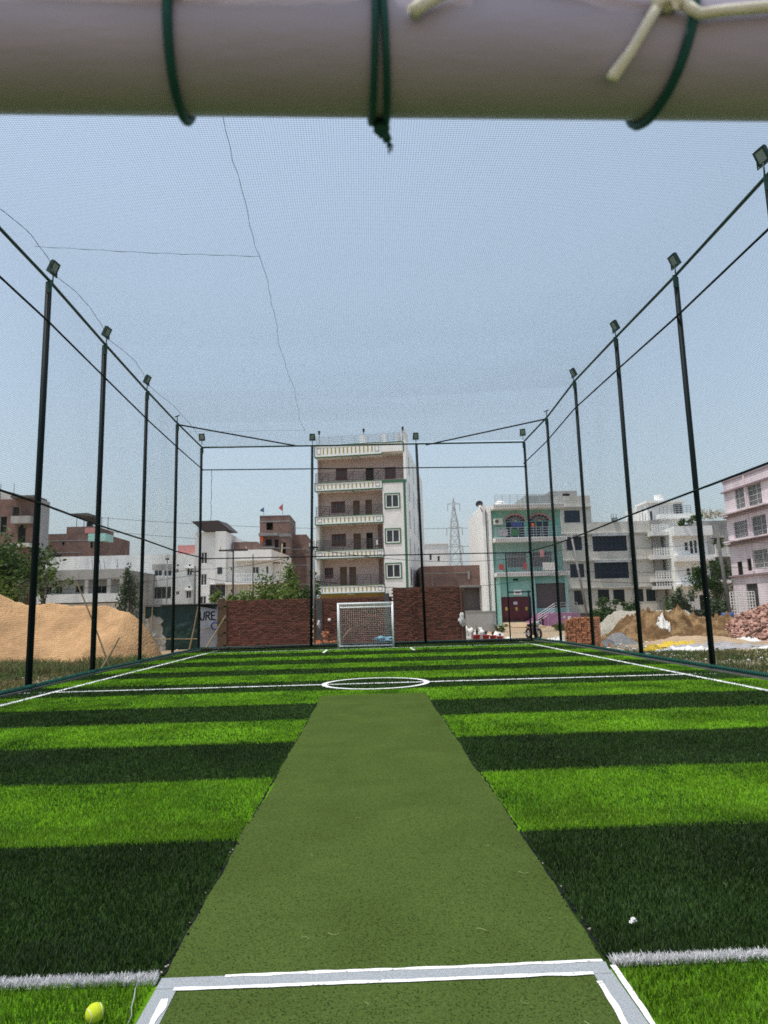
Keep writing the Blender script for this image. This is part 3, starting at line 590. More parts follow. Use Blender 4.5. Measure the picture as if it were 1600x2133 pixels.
cordthing('cream rope running along the top of the crossbar past the green loop at left', [('rope', b)], 'rope_cream', 'cream_rope', 'rope')

# ---------------------------------------------------------------- far goal
root = thing('small_goal', 'small white goal with white net in front of the brick wall', 'goal', (-.20, 28.65, 0), R(-.6))
hw, gz, gd = 1.15, 1.86, .85
MB().tube([(-hw, 0, gz), (hw, 0, gz)], .045, 12).build('crossbar', 'goal_white', root, True)
for s in (-1, 1):
    MB().tube([(s*hw, 0, -.02), (s*hw, 0, gz+.045)], .045, 12).build('goal_post', 'goal_white', root, True)
    MB().tube([(s*hw, .02, gz-.02), (s*hw, gd, gz-.15), (s*hw, gd, .04), (s*hw, 0, .04)], .028, 8).build('side_frame', 'goal_white', root, True)
MB().tube([(-hw, gd, gz-.15), (hw, gd, gz-.15)], .032, 8).build('rear_bar', 'goal_white', root, True)
MB().tube([(-hw, gd, .05), (hw, gd, .05)], .035, 8).build('ground_bar', 'goal_white', root, True)
mb = MB(); rr = .0038
for i in range(27):
    x = -hw+2*hw*i/26; mb.tube([(x, 0, gz+.04), (x, gd*.5, gz-.10), (x, gd, gz-.13), (x+.01*math.sin(i), gd-.12, .9), (x, gd, .06)], rr, 3)
for j in range(20):
    z = .10+1.58*j/19; mb.tube([(x, gd-.12*math.sin(math.pi*z/1.75)+.01*math.sin(x*7+j), z-.03*math.sin(math.pi*(x+hw)/(2*hw))) for x in np.linspace(-hw, hw, 9)], rr, 3)
    for s in (-1, 1): mb.tube([(s*hw, 0, z), (s*hw, gd, z)], rr, 3)
for j in range(8):
    for s in (-1, 1): y = gd*j/7; mb.tube([(s*hw, y, .05), (s*hw, y, gz-.02-.15*j/7)], rr, 3)
    mb.tube([(-hw, gd*j/7, gz+.02-.15*j/7), (hw, gd*j/7, gz+.02-.15*j/7)], rr, 3)
kind(mb.build('goal_netting', 'goal_net', root), 'stuff')

# ---------------------------------------------------------------- tennis ball
root = thing('tennis_ball', 'bright yellow green tennis ball lying on the light turf', 'tennis ball', (-1.062, 2.765, .044))
bm_r = .0335
mb = MB(); mb.blob((0, 0, 0), bm_r, bm_r, bm_r, 0, 0, 40, 24); mb.build('felt', 'ball', root, True)
pts = []
for i in range(81):
    t = 2*math.pi*i/80; a, b2 = .75*math.pi/2*1.0, .44
    p = Vector((math.cos(t)*.8+.2*math.cos(3*t), math.sin(t)*.8-.2*math.sin(3*t), .8*math.sin(2*t)*1.05)).normalized()*(bm_r+.0002)
    pts.append(p)
sm = MB().tube(pts, .0011, 6, False).build('seam', 'ball_seam', root, True); sm.rotation_euler = (R(60), R(35), R(20))
t = thing('paper_scrap', 'small crumpled white paper scrap on the dark turf', 'litter', (1.205, 3.36, .03)); MB().blob((0, 0, .006), .012, .007, .009, 5, .9).build('scrap', 'sack', t); MB().blob((-.018, -.014, .004), .008, .006, .006, 2, .9).build('scrap', 'sack', t)
pts = [(-.985, 3.0, .02), (-.975, 2.95, .03), (-.955, 2.88, .034), (-.945, 2.82, .03), (-.93, 2.78, .022), (-.925, 2.70, .02)]
tag(MB().tube(pts, [.0012, .002, .0025, .002, .0015, .001], 5).build('torn_backing', 'sheet_grey'), 'torn pale strip of turf backing by the corner of the crease', 'scrap')
# ---------------------------------------------------------------- brick walls at the far end
S(MB().box(-7.5, 31.6, -.4, 4.6, 32.35, -.02).build('end_kerb', 'concrete'))
def unit_box(name, dx, dy, dz, m):
    me = bpy.data.meshes.new(name); b = MB().box(-dx/2, -dy/2, -dz/2, dx/2, dy/2, dz/2); me.from_pydata(b.v, [], b.f); me.materials.append(M[m]); return me
BRICK = [unit_box('brick', .222+.006*k, .10, .064+.003*(k % 2), 'brick') for k in range(4)]
def brick_wall(label, x0, x1, y, z0, z1, depth=.23, ragged=0, seed=0, holes=()):
    root = thing('brick_wall', label, 'wall', ((x0+x1)/2, y, z0)); cx = (x0+x1)/2; rr = random.Random(seed)
    MB().box(x0-cx+.01, .018, 0, x1-cx-.01, depth, z1-z0-.03).build('core', 'mortar', root)
    cells = []; nz = int((z1-z0)/.083)
    for j in range(nz):
        z = (j+.5)*.083; off = .12*(j % 2)
        x = x0-cx+.06+off-.12
        while x+.10 < x1-cx:
            if x-.10 >= x0-cx-.06 and not (j == nz-1 and rr.random() < .25*ragged):
                cells.append((x+rr.uniform(-.006, .006), z+rr.uniform(-.006, .006)))
            x += .243
    cells.sort(key=lambda c: -c[1]); stuff = MB()
    for n, (x, z) in enumerate(cells):
        dpt = rr.gauss(0, .007); ang = rr.gauss(0, .02)
        if rr.random() < .02: dpt = .05
        if n < 300:
            o = bpy.data.objects.new('brick', rr.choice(BRICK)); COL.objects.link(o); o.parent = root; o.location = (x, .045+dpt, z); o.rotation_euler = (0, ang, rr.gauss(0, .02))
        else: stuff.obox((x, .045+dpt, z), .232, .10, .066, Matrix.Rotation(ang, 3, 'Y'))
    if stuff.v: kind(stuff.build('bricks', 'brick_stuff', root), 'stuff')
    return root, cx
w, cx = brick_wall('reddish brick wall panel left of the goal, with a post at its left end', -7.02, -2.78, 32.6, -.10, 2.24, seed=1, ragged=1)
MB().box(-7.02-cx-.30, -.03, 0, -7.02-cx-.02, .28, 2.42).build('end_post', 'wood', w)
for z in (.15, .75, 1.35, 2.0): MB().box(-7.02-cx-.33, -.05, z, -7.02-cx+.30, -.03, z+.06).build('tie_plank', 'wood', w)
MB().box(-7.02-cx-.02, -.05, 0, -7.02-cx+.14, .02, 2.26).build('end_board', 'wood', w)
w, cx = brick_wall('recessed lower brick wall directly behind the goal', -2.74, 1.12, 33.6, -.10, 2.27, seed=2)
MB().box(-2.68-cx, -.06, 0, -2.38-cx, .0, 2.28).build('pillar', 'concrete_dark', w); MB().box(.72-cx, -.06, 0, .98-cx, .0, 2.5).build('pillar', 'concrete_dark', w)
for k in range(4): MB().tube([(.76-cx+.06*k, .05, 2.2), (.75-cx+.07*k, .05, 2.95-.1*k)], .008, 4).build('rebar', 'iron', w)
w, cx = brick_wall('taller brick wall panel to the right of the goal', 1.12, 4.35, 32.6, -.10, 2.66, seed=3, ragged=1)
stuff = MB()
for j in range(27):
    stuff.obox((2.1-cx+.10*((j*7) % 3-1), -.01, .10+j*.095), .09+.03*(j % 3), .05, .06)
kind(stuff.build('toothed_joint', 'brick_stuff', w), 'stuff')
MB().box(4.36-cx, -.04, 0, 4.60-cx, .25, 2.62).build('end_pier', 'mortar', w); MB().box(4.40-cx, -.07, .1, 4.47-cx, -.04, 2.6).build('corner_board', 'brick_stuff', w)
S(MB().box(-2.78, 32.35, -.3, 1.12, 33.6, .0).build('ledge', 'concrete'))
# things on the ledge behind the goal
t = thing('brick_scrap_pile', 'low pile of orange brick scraps and a plank left of the goal', 'rubble', (-2.1, 32.9, .0))
MB().obox((.05, -.1, .28), 1.5, .22, .06).build('plank', 'wood', t); rr = random.Random(4); 
for k in range(14): MB().obox((rr.uniform(-.6, .5), rr.uniform(-.3, .1), rr.uniform(.05, .2)), .22, .11, .075, Matrix.Rotation(rr.uniform(0, 3), 3, 'Z')).build('brick', 'brick_orange', t)
for k in range(6): MB().obox((-.05+rr.uniform(-.15, .15), -.1, .36+.06*k*.8), .21, .10, .075, Matrix.Rotation(rr.uniform(0, 3), 3, 'Z') @ Matrix.Rotation(rr.uniform(-.5, .5), 3, 'X')).build('brick', 'brick_orange', t)
MB().tube([(.75, -.1, .3), (1.15, 0, .75)], .02, 5).build('stick', 'bamboo', t)
tag(MB().blob((.72, 33.0, .16), .48, .22, .12, 3, .9, 22, 14, 2.4).build('blue_tarp_bundle', 'blue_tarp', None, True), 'crumpled light blue tarp bundle behind the goal net', 'tarp')
t = thing('cement_bag', 'small white bag hanging on the wall beside the end fence post', 'bag', (-2.55, 33.4, .95)); MB().blob((0, 0, 0), .08, .06, .20, 6, .7).build('sack', 'sack', t, True)
t = thing('white_lump', 'round white plaster lump stuck on the wall left of the goal', 'lump', (-2.02, 33.55, 1.15)); MB().blob((0, 0, 0), .075, .05, .07, 2, .6).build('lump', 'sack', t, True)

# ---------------------------------------------------------------- heaps
def sand():
    prof = [(-30, 3.4), (-20, 3.1), (-16, 2.75), (-14.67, 2.56), (-13.66, 2.10), (-12.77, 2.08), (-11.63, 2.05), (-10.6, 1.95), (-9.6, 1.75), (-8.95, 1.2), (-8.45, .4), (-8.2, -.2)]
    px_, pz = [p[0] for p in prof], [p[1] for p in prof]
    def fn(x, y):
        h = float(np.interp(x, px_, pz))+.14; yc = 27.2+.25*math.sin(x*.9); d = (y-yc)
        wdt = 1.15*h+.25 if d < 0 else 1.3*h+.3
        t = max(0, 1-abs(d)/wdt); s = t**.85*(1-.12*(1-t)) if t > 0 else -.15
        rills = .07*abs(fbm(x*1.6, y*.4, 2.2, 5))*t*(1-t)*2
        return -.12+h*min(1, s*1.03)+.12*fbm(x, y, .8, 2)+.05*abs(fbm(x, y, 2.6, 6))+.022*fbm(x, y, 7, 4)-rills
    tag(grid('sand_heap', -30, -8.2, 23.2, 32, 190, 90, fn, 'sand'), 'long heap of orange yellow sand behind the left fence', 'sand heap')
sand()
def mound(name, label, cat, cx, cy, rx, ry, h, m, seed, rough=.12, nx=70, ny=50, flat=1.0, parts=()):
    def fn(x, y):
        u, v = (x-cx)/rx, (y-cy)/ry; r = math.hypot(u, v)+.22*fbm(x, y, .5, seed)
        s = max(0, 1-r)**flat; s = s*s*(3-2*s) if r < 1 else 0
        return gh(x, y)-.06+h*min(1, s*1.25)+rough*fbm(x, y, 1.4, seed)*(.25+s)+rough*.6*(abs(fbm(x, y, 4.5, seed+2))*1.6-.4)*(.3+s)+rough*.35*fbm(x, y, 10, seed+5) if r < 1.05 else gh(x, y)-.15
    if name == 'mud_heap' and seed == 21: globals()['mud_fn'] = fn
    return tag(grid(name, cx-rx*1.25, cx+rx*1.25, cy-ry*1.25, cy+ry*1.25, nx, ny, fn, m, None, True), label, cat)
mound('gravel_heap', 'wide grey gravel heap behind the mud heap', 'gravel heap', 15.6, 38.2, 5.4, 3.4, 1.45, 'gravel', 11, .10, 90, 60, .8)
mound('mud_heap', 'heap of lumpy brown mud between the gravel and the yellow tarp', 'mud heap', 14.4, 33.2, 3.4, 2.6, 1.35, 'mud', 21, .34, 130, 100, .8)
mound('mud_heap', 'lower brown mud heap running towards the brick rubble', 'mud heap', 17.2, 34.2, 2.6, 2.0, .95, 'mud', 31, .30, 100, 80, .8)
mound('gravel_heap', 'small dark grey gravel heap beside the stacked bricks', 'gravel heap', 11.4, 31.2, 1.3, 1.2, .55, 'gravel_dark', 41, .05)
mound('sand_patch', 'low orange sand spread in front of the mud heap', 'sand heap', 15.0, 30.6, 3.2, 1.3, .35, 'road_dirt', 51, .05)
# brick rubble heap
def rubble():
    cx, cy, rx, ry, h = 20.9, 33.4, 4.4, 3.6, 1.75; rr = random.Random(9)
    root = thing('rubble_heap', 'large heap of broken reddish bricks at the right behind the fence', 'rubble heap', (cx, cy, -.2))
    hf = lambda u, v: h*max(0, 1-math.hypot(u/rx, v/ry)**1.25)
    n = 30; xs = np.linspace(-rx, rx, n); V = np.array([(x, y, hf(x, y)-.10) for y in np.linspace(-ry, ry, n) for x in xs]); i = np.arange(n*n).reshape(n, n)
    F = np.stack([i[:-1, :-1], i[:-1, 1:], i[1:, 1:], i[1:, :-1]], -1).reshape(-1, 4); np_mesh('core', V, F, 'rubble_stuff', root)
    shapes = []
    for k in range(8):
        b = MB().box(-.11, -.055, -.0375, .11, .055, .0375); b.v = [tuple(Vector(v)*(1+.0)+Vector((rr.uniform(-.035, .035), rr.uniform(-.02, .02), rr.uniform(-.012, .012)))) for v in b.v]
        b.v = [(v[0]*(.55+.07*k), v[1]*(1+.06*(k % 3)), v[2]) for v in b.v]
        me = bpy.data.meshes.new('brick'); me.from_pydata(b.v, [], b.f); me.materials.append(M['rubble']); shapes.append(me)
    pts = []
    while len(pts) < 1500:
        u, v = rr.uniform(-rx, rx), rr.uniform(-ry, ry)
        if math.hypot(u/rx, v/ry) < 1.04: pts.append((u, v))
    pts.sort(key=lambda p: (p[1] > .3, p[1])) ; st = MB(); front = [p for p in pts if p[1] < .3]; rr.shuffle(front); rest = front[300:]+[p for p in pts if p[1] >= .3]
    for (u, v) in front[:300]:
        o = bpy.data.objects.new('brick', rr.choice(shapes)); COL.objects.link(o); o.parent = root; o.location = (u, v, hf(u, v)+rr.uniform(-.02, .06)); o.rotation_euler = (rr.uniform(-.9, .9), rr.uniform(-.9, .9), rr.uniform(0, 6)); s = rr.uniform(.9, 1.35); o.scale = (s, s, s)
    for (u, v) in rest:
        mt = Matrix.Rotation(rr.uniform(0, 6), 3, 'Z') @ Matrix.Rotation(rr.uniform(-.9, .9), 3, 'X') @ Matrix.Rotation(rr.uniform(-.7, .7), 3, 'Y')
        st.obox((u, v, hf(u, v)+rr.uniform(-.03, .05)), rr.uniform(.12, .27), rr.uniform(.09, .14), rr.uniform(.06, .1), mt)
    kind(st.build('broken_bricks', 'rubble_stuff', root), 'stuff')
rubble()
# stacked bricks
def stack():
    root = thing('brick_stack', 'tall neat stack of new orange bricks behind the right fence', 'brick stack', (9.35, 29.6, gh(9.35, 29.6)), R(-31)); rr = random.Random(5); st = MB()
    hz = 0
    for j in range(17):
        z = .04+j*.078; lean = .010*j
        for i in range(11):
            x = -.62+.122*i
            if j == 16 and i in (0, 1, 9): continue
            for q in range(4): st.obox((x+rr.gauss(0, .008), -.45+.24*q+lean*.5+rr.gauss(0, .03), z), .104, .226, .066, Matrix.Rotation(rr.gauss(0, .04), 3, 'Z') @ Matrix.Rotation(rr.gauss(0, .02), 3, 'Y'))
    b = st.build('bricks', 'brick_orange', root); kind(b, 'stuff')
    for k, (x, y) in enumerate(((.85, -.5), (.2, -.95), (1.1, -.2))): st2 = MB().obox((x, y, .10), .11, .07, .22, Matrix.Rotation(k, 3, 'Z')); tag(st2.build('loose_brick', 'brick_orange'), ['single orange brick standing on end right of the brick stack', 'single orange brick in front of the brick stack', 'single orange brick lying past the right corner of the stack'][k], 'brick'); bpy.data.objects[-1] if False else None; st2o = COL.objects[-1]; st2o.location = root.location; st2o.rotation_euler = root.rotation_euler
stack()
# tarps, bags, litter on the right
def crumple(name, label, cat, cx, cy, rx, ry, h, m, seed, nx=46, zoff=0.0, base=None):
    V, ids, F = [], {}, []
    xs = np.linspace(cx-rx*1.35, cx+rx*1.35, nx+1); ys = np.linspace(cy-ry*1.35, cy+ry*1.35, nx+1); rr_ = lambda x, y: math.hypot((x-cx)/rx, (y-cy)/ry)+.40*fbm(x, y, 1.3, seed)
    def vid(i, j):
        if (i, j) not in ids:
            x, y = xs[i], ys[j]; r = rr_(x, y); b_ = gh(x, y) if base is None else base(x, y)
            ids[i, j] = len(V); V.append((x, y, b_+.012+zoff*max(0, 1-r)+max(0, 1-r)**.6*h*(.35+1.1*abs(fbm(x, y, 2.8, seed))+.5*abs(fbm(x, y, 6.5, seed+3)))))
        return ids[i, j]
    for j in range(nx):
        for i in range(nx):
            if rr_((xs[i]+xs[i+1])/2, (ys[j]+ys[j+1])/2) < 1: F.append((vid(i, j), vid(i+1, j), vid(i+1, j+1), vid(i, j+1)))
    return tag(np_mesh(name, np.array(V), np.array(F), m, None, False), label, cat)
crumple('yellow_tarp', 'bright yellow crumpled tarp in front of the mud heap', 'tarp', 12.5, 27.6, .95, .5, .28, 'yellow_tarp', 3)
crumple('yellow_tarp', 'smaller yellow tarp piece to the left by the fence post', 'tarp', 10.9, 26.3, .45, .3, .2, 'yellow_tarp', 8)
crumple('yellow_tarp', 'small flat yellow tarp scrap right of the big yellow tarp', 'tarp', 14.3, 27.3, .6, .3, .16, 'yellow_tarp', 5)
crumple('plastic_sheet', 'heap of crumpled white plastic sacks near the right fence', 'plastic sheet', 11.7, 25.2, 1.1, .5, .20, 'sack', 6)
crumple('plastic_sheet', 'grey plastic sheet lying behind the white sacks', 'plastic sheet', 13.4, 26.4, 1.9, .65, .26, 'sheet_grey', 7)
crumple('plastic_sheet', 'flat white scrap on the ground below the rubble heap', 'plastic sheet', 15.2, 25.6, .9, .18, .06, 'sack', 9)
crumple('plastic_sheet', 'white plastic bag lying on the brown mud heap', 'plastic sheet', 13.9, 31.75, .30, .18, .10, 'sack', 12, base=lambda x, y: mud_fn(x, y))
crumple('plastic_sheet', 'white torn sheets at the left foot of the rubble heap', 'plastic sheet', 17.2, 30.8, .8, .5, .22, 'sack', 14)
crumple('plastic_sheet', 'crumpled clear plastic outside the far right corner post', 'plastic sheet', 8.9, 33.2, .8, .35, .3, 'sack', 15)
crumple('plastic_sheet', 'grey white scraps at the foot of the brick stack', 'plastic sheet', 8.7, 27.9, .4, .25, .12, 'sack', 16)
tag(MB().tube([(17.2, 30.6, .0), (18.5, 31.6, .32)], .055, 8).build('timber_log', 'wood'), 'dark timber log leaning at the left foot of the rubble', 'log')

# ---------------------------------------------------------------- corner by the gate: pots, sacks, motorcycle
def leaves(name, pts_n, m, parent, size, centre, rad, seed=0, up_bias=.2, clump=0):
    r2 = np.random.default_rng(seed); n = pts_n
    if clump:
        cc = r2.normal(0, .5, (clump, 3))*np.array(rad); cc = cc[np.argsort(cc[:, 2])]; which = r2.integers(0, clump, n); sc = r2.uniform(.5, 1.1, clump)
        p = cc[which]+r2.normal(0, .22, (n, 3))*np.array(rad)*sc[which][:, None]
    else:
        d = r2.normal(0, 1, (n, 3)); d /= np.linalg.norm(d, axis=1)[:, None]; p = d*np.array(rad)*(r2.uniform(.2, 1, n)**.5)[:, None]
    p = p+np.array(centre); a = r2.normal(0, 1, (n, 3)); a[:, 2] *= .6; a /= np.linalg.norm(a, axis=1)[:, None]
    b = r2.normal(0, 1, (n, 3)); b -= (b*a).sum(1)[:, None]*a; b /= np.linalg.norm(b, axis=1)[:, None]; s = (size*r2.uniform(.6, 1.3, n))[:, None]
    V = np.stack([p-a*s, p+b*s*.42, p+a*s, p-b*s*.42], 1).reshape(-1, 3); F = np.arange(n*4).reshape(n, 4)
    return np_mesh(name, V, F, m, parent)
def pot_plant(x, y, label, s, seed, m, h):
    t = thing('potted_plant', label, 'potted plant', (x, y, gh(x, y)+.02), 0, 'red pots by the gate opening')
    mb = MB(); n = 16; prof = [(.10, 0), (.15, .20), (.165, .20), (.165, .25), (.14, .25), (.13, .2)]; mb.v = [(r*s*math.cos(6.283*k/n), r*s*math.sin(6.283*k/n), z*s) for r, z in prof for k in range(n)]
    mb.f = [(a*n+k, a*n+(k+1) % n, (a+1)*n+(k+1) % n, (a+1)*n+k) for a in range(len(prof)-1) for k in range(n)]+[tuple(range((len(prof)-1)*n, len(prof)*n))]
    mb.build('pot', 'pot_red', t, True); rr = random.Random(seed); st = MB(); lf = MB()
    for k in range(16):
        a = rr.uniform(0, 6.28); l = h*rr.uniform(.6, 1); o = rr.uniform(.15, .5)*h
        q = [Vector((0, 0, .2*s)), Vector((math.cos(a)*o*.4, math.sin(a)*o*.4, .2*s+l*.6)), Vector((math.cos(a)*o, math.sin(a)*o, .2*s+l*(.95-.3*rr.random())))]
        sd_ = Vector((-math.sin(a), math.cos(a), 0))*.03
        lf.quad(q[0]-sd_*.4, q[0]+sd_*.4, q[1]+sd_, q[1]-sd_); lf.poly([q[1]-sd_, q[1]+sd_, q[2]])
    lf.build('foliage', m, t)
pot_plant(5.33, 34.0, 'tallest potted plant in a red pot, nearest the brick wall', 1.15, 1, 'leaf', .62)
pot_plant(5.80, 34.0, 'red pot with thin spiky leaves, second from the wall', 1.15, 2, 'leaf_grey', .40)
pot_plant(6.17, 34.1, 'red pot with yellow green leaves between two other pots', 1.1, 3, 'leaf_yellow', .38)
pot_plant(6.52, 34.1, 'red pot with a small pale plant next to the gate post', 1.05, 4, 'leaf_grey', .32)
for k, (x, y, rx, ry, rz, lab) in enumerate(((4.95, 34.3, .32, .3, .42, 'white sack slumped against the end of the tall brick wall'), (5.62, 34.8, .38, .3, .40, 'bulging white sack behind the first two red pots'), (6.55, 34.9, .36, .3, .30, 'white sack behind the red pot by the gate post'), (7.0, 34.3, .35, .25, .14, 'flat white sack lying right of the gate post'), (6.05, 35.0, .3, .25, .2, 'low white sack between the two bulging sacks'))):
    t = thing('white_sack', lab, 'sack', (x, y, gh(x, y)+rz*.55), .4*k); MB().blob((0, 0, 0), rx, ry, rz, k+3, .55, 18, 12, 2.2).build('sack', 'sack', t, True)
t = thing('hanging_rag', 'pale rag hanging on the end of the tall brick wall', 'rag', (4.42, 32.5, 1.0)); MB().blob((0, 0, 0), .13, .05, .26, 9, .8).build('cloth', 'sack', t, True)
def motorcycle():
    t = thing('motorcycle', 'dark motorcycle parked on the dirt road behind the corner post', 'motorcycle', (9.42, 39.0, gh(9.4, 39.0)), R(-76))
    for nm, x in (('front_wheel', .64), ('rear_wheel', -.64)):
        w = MB().ring((x, 0, .30), .25, .065, 'y', 24, 8).build(nm, 'tyre', t, True)
        rm = MB().ring((x, 0, .30), .20, .014, 'y', 24, 6)
        for k in range(10): a = 6.283*k/10; rm.tube([(x, 0, .30), (x+.20*math.cos(a), 0, .30+.20*math.sin(a))], .006, 4)
        rm.build('rim', 'chrome', w)
    MB().tube([(-.64, .07, .30), (-.1, .08, .34), (.15, .06, .55), (.42, 0, .80)], .024, 8).tube([(-.64, -.07, .30), (-.1, -.08, .34), (.15, -.06, .55), (.42, 0, .80)], .024, 8).build('frame', 'black_paint', t, True)
    MB().blob((.16, 0, .78), .30, .17, .16, 2, .05).build('fuel_tank', 'black_paint', t, True)
    MB().blob((-.33, 0, .76), .40, .16, .09, 1, .05).build('seat', 'rubber', t, True)
    MB().box(-.22, -.16, .22, .26, .16, .62).build('engine', 'iron', t)
    MB().tube([(.64, .07, .30), (.42, .07, .90)], .024, 8).tube([(.64, -.07, .30), (.42, -.07, .90)], .024, 8).build('fork', 'chrome', t, True)
    MB().tube([(.28, .36, .96), (.40, .15, .99), (.42, 0, .95), (.40, -.15, .99), (.28, -.36, .96)], .014, 6).build('handlebar', 'chrome', t, True)
    h = MB().blob((.54, 0, .86), .11, .14, .15, 1, 0).build('headlight', 'lamp_glass', t, True)
    MB().tube([(.05, -.13, .30), (-.4, -.15, .26), (-.85, -.16, .34)], [.02, .035, .045], 8).build('exhaust', 'chrome', t, True)
    MB().obox((-.72, 0, .66), .34, .14, .03).build('rear_fender', 'black_paint', t); MB().obox((.66, 0, .58), .34, .11, .02).build('front_fender', 'black_paint', t)
    MB().obox((-.90, 0, .64), .04, .10, .08).build('tail_light', 'red_light', t)
    for s in (-1, 1): MB().tube([(.36, s*.30, .97), (.34, s*.36, 1.12)], .006, 4).obox((.34, s*.37, 1.14), .015, .12, .07).build('mirror', 'black_paint', t)
motorcycle()
# ---------------------------------------------------------------- shack at the left corner
def shack():
    t = thing('tarp_shack', 'low shack with dark green tarp side and a lettered sheet metal end', 'shack', (-9.7, 33.5, -.15))
    x0, x1, x2 = -1.38, 1.24, 2.02
    n = 80
    def fy(x, z): return .10*fbm(x*1.3, z, 1.2, 4)
    V = []; 
    for j in range(61):
        for i in range(n+1): x = x0+(x1-x0)*i/n; z = 2.18*j/60; V.append((x, fy(x, z), z))
    i = np.arange(61*(n+1)).reshape(61, n+1); F = np.stack([i[:-1, :-1], i[:-1, 1:], i[1:, 1:], i[1:, :-1]], -1).reshape(-1, 4)
    V = np.array(V); cxs = V[F].mean(1); white = (cxs[:, 0] < x0+.95+.12*np.sin(cxs[:, 2]*4)+.05*np.sin(cxs[:, 2]*13)) & (cxs[:, 2] < 1.62+.1*np.sin(cxs[:, 0]*5)+.04*np.sin(cxs[:, 0]*17))
    def sub(nm, FF, m): u, inv = np.unique(FF, return_inverse=True); np_mesh(nm, V[u], inv.reshape(FF.shape), m, t, True)
    sub('green_tarp', F[~white], 'tarp_green'); sub('pale_tarp', F[white], 'tarp_white')
    mb = MB()
    for k in range(9): a = x1+(x2-x1)*k/9; b = x1+(x2-x1)*(k+1)/9; yk = .06*k-.015*(k % 2); mb.quad((a, .05+.05*k, 0), (b, .05+.05*(k+1), 0), (b, .05+.05*(k+1), 2.14-.02*(k+1)), (a, .05+.05*k, 2.14-.02*k))
    ms = mb.build('sheet_wall', 'sheet_metal', t)
    # hand painted letters U R E
    def stroke(pts, w=.022): return [(p, q, w) for p, q in zip(pts, pts[1:])]
    L = {'U': [(0, 1), (.02, .35), (.2, 0), (.5, 0), (.62, .35), (.66, 1)], 'R1': [(0, 0), (.06, 1), (.5, .98), (.62, .75), (.5, .55), (.05, .5)], 'R2': [(.28, .5), (.72, 0)], 'E1': [(.6, 1), (.05, .96), (.1, .05), (.72, 0)], 'E2': [(.08, .52), (.6, .54)]}
    s = .40
    for key, ox in (('U', 1.30), ('R1', 1.545), ('R2', 1.545), ('E1', 1.775), ('E2', 1.775)):
        mb = MB(); P = [(ox+px_*.27, 1.46+pz*s) for px_, pz in L[key]]
        for (ax_, az), (bx, bz) in zip(P, P[1:]):
            d = Vector((bx-ax_, 0, bz-az)); n_ = Vector((-d.z, 0, d.x)).normalized()*.028; d = d.normalized()*.014
            ya = lambda xx: .05+.05*9*(xx-x1)/(x2-x1)-.012
            q = [(ax_-d.x-n_.x, az-d.z-n_.z), (bx+d.x-n_.x, bz+d.z-n_.z), (bx+d.x+n_.x, bz+d.z+n_.z), (ax_-d.x+n_.x, az-d.z+n_.z)]
            mb.quad(*[(a, ya(a), b) for a, b in q])
        mb.build('lettering', 'ink', ms)
    mb = MB()
    for k in range(40): a = x0-.1+(x2-x0+.15)*k/40; b = x0-.1+(x2-x0+.15)*(k+1)/40; yo = .4*max(0, (a-x1)/(x2-x1)); mb.hexa([(a, -.15+yo, 2.22+.02*(k % 2)), (b, -.15+yo, 2.22+.02*((k+1) % 2)), (b, 2.4, 2.32), (a, 2.4, 2.32), (a, -.15+yo, 2.235+.02*(k % 2)), (b, -.15+yo, 2.235+.02*((k+1) % 2)), (b, 2.4, 2.335), (a, 2.4, 2.335)])
    mb.build('corrugated_roof', 'iron', t)
    for x in (x0-.02, x0+.35): MB().tube([(x, -.10, 0), (x+.03, -.08, 2.2)], .03, 6).build('bamboo_post', 'bamboo', t)
    MB().tube([(x0-.05, -.14, .62), (x1, -.14, .56)], .022, 6).build('bamboo_rail', 'bamboo', t); MB().tube([(x1, -.1, 1.02), (x2-.1, .3, 1.06)], .02, 6).build('bamboo_rail', 'bamboo', t)
    MB().box(x0, .1, 0, x0+.03, 2.3, 2.2).box(x0, 2.3, 0, x2, 2.33, 2.3).box(x2-.03, .55, 0, x2, 2.3, 2.1).build('rear_walls', 'sheet_metal', t)
    return t
shack()
w2 = MB().ring((0, 0, 0), .17, .04, 'y', 22, 6); t = thing('bicycle_wheel', 'dark blue wheel hanging on the end of the lettered shack', 'wheel', (-7.68, 33.62, 1.02)); w2.build('tyre', 'cloth_blue', t, True)
sp = MB()
for k in range(8): a = 6.283*k/8; sp.tube([(0, 0, 0), (.19*math.cos(a), 0, .19*math.sin(a))], .010, 4)
sp.build('spokes', 'steel', t)
for (p, q, r, lab) in (((-8.05, 21.3, -.1), (-9.15, 21.2, 2.62), .026, 'long grey bamboo prop leaning left outside the left fence'), ((-8.28, 21.0, -.1), (-7.78, 21.2, .92), .030, 'short pale bamboo prop crossing the long prop outside the left fence'),
    ((-8.3, 31.2, -.1), (-7.95, 31.4, 2.0), .035, 'bamboo pole leaning on the far left corner post in front of the green tarp'), ((-7.75, 31.8, -.1), (-6.85, 32.2, 1.5), .04, 'bamboo pole slanting right from the corner post to the brick wall'),
    ((-10.8, 29.0, -.1), (-10.95, 29.2, 1.75), .02, 'thin upright stake standing in front of the pale tarp')):
    tag(MB().tube([p, [(a+b)/2+.02 for a, b in zip(p, q)], q], [r, r*.92, r*.8], 7).build('bamboo_pole', 'bamboo'), lab, 'bamboo pole')

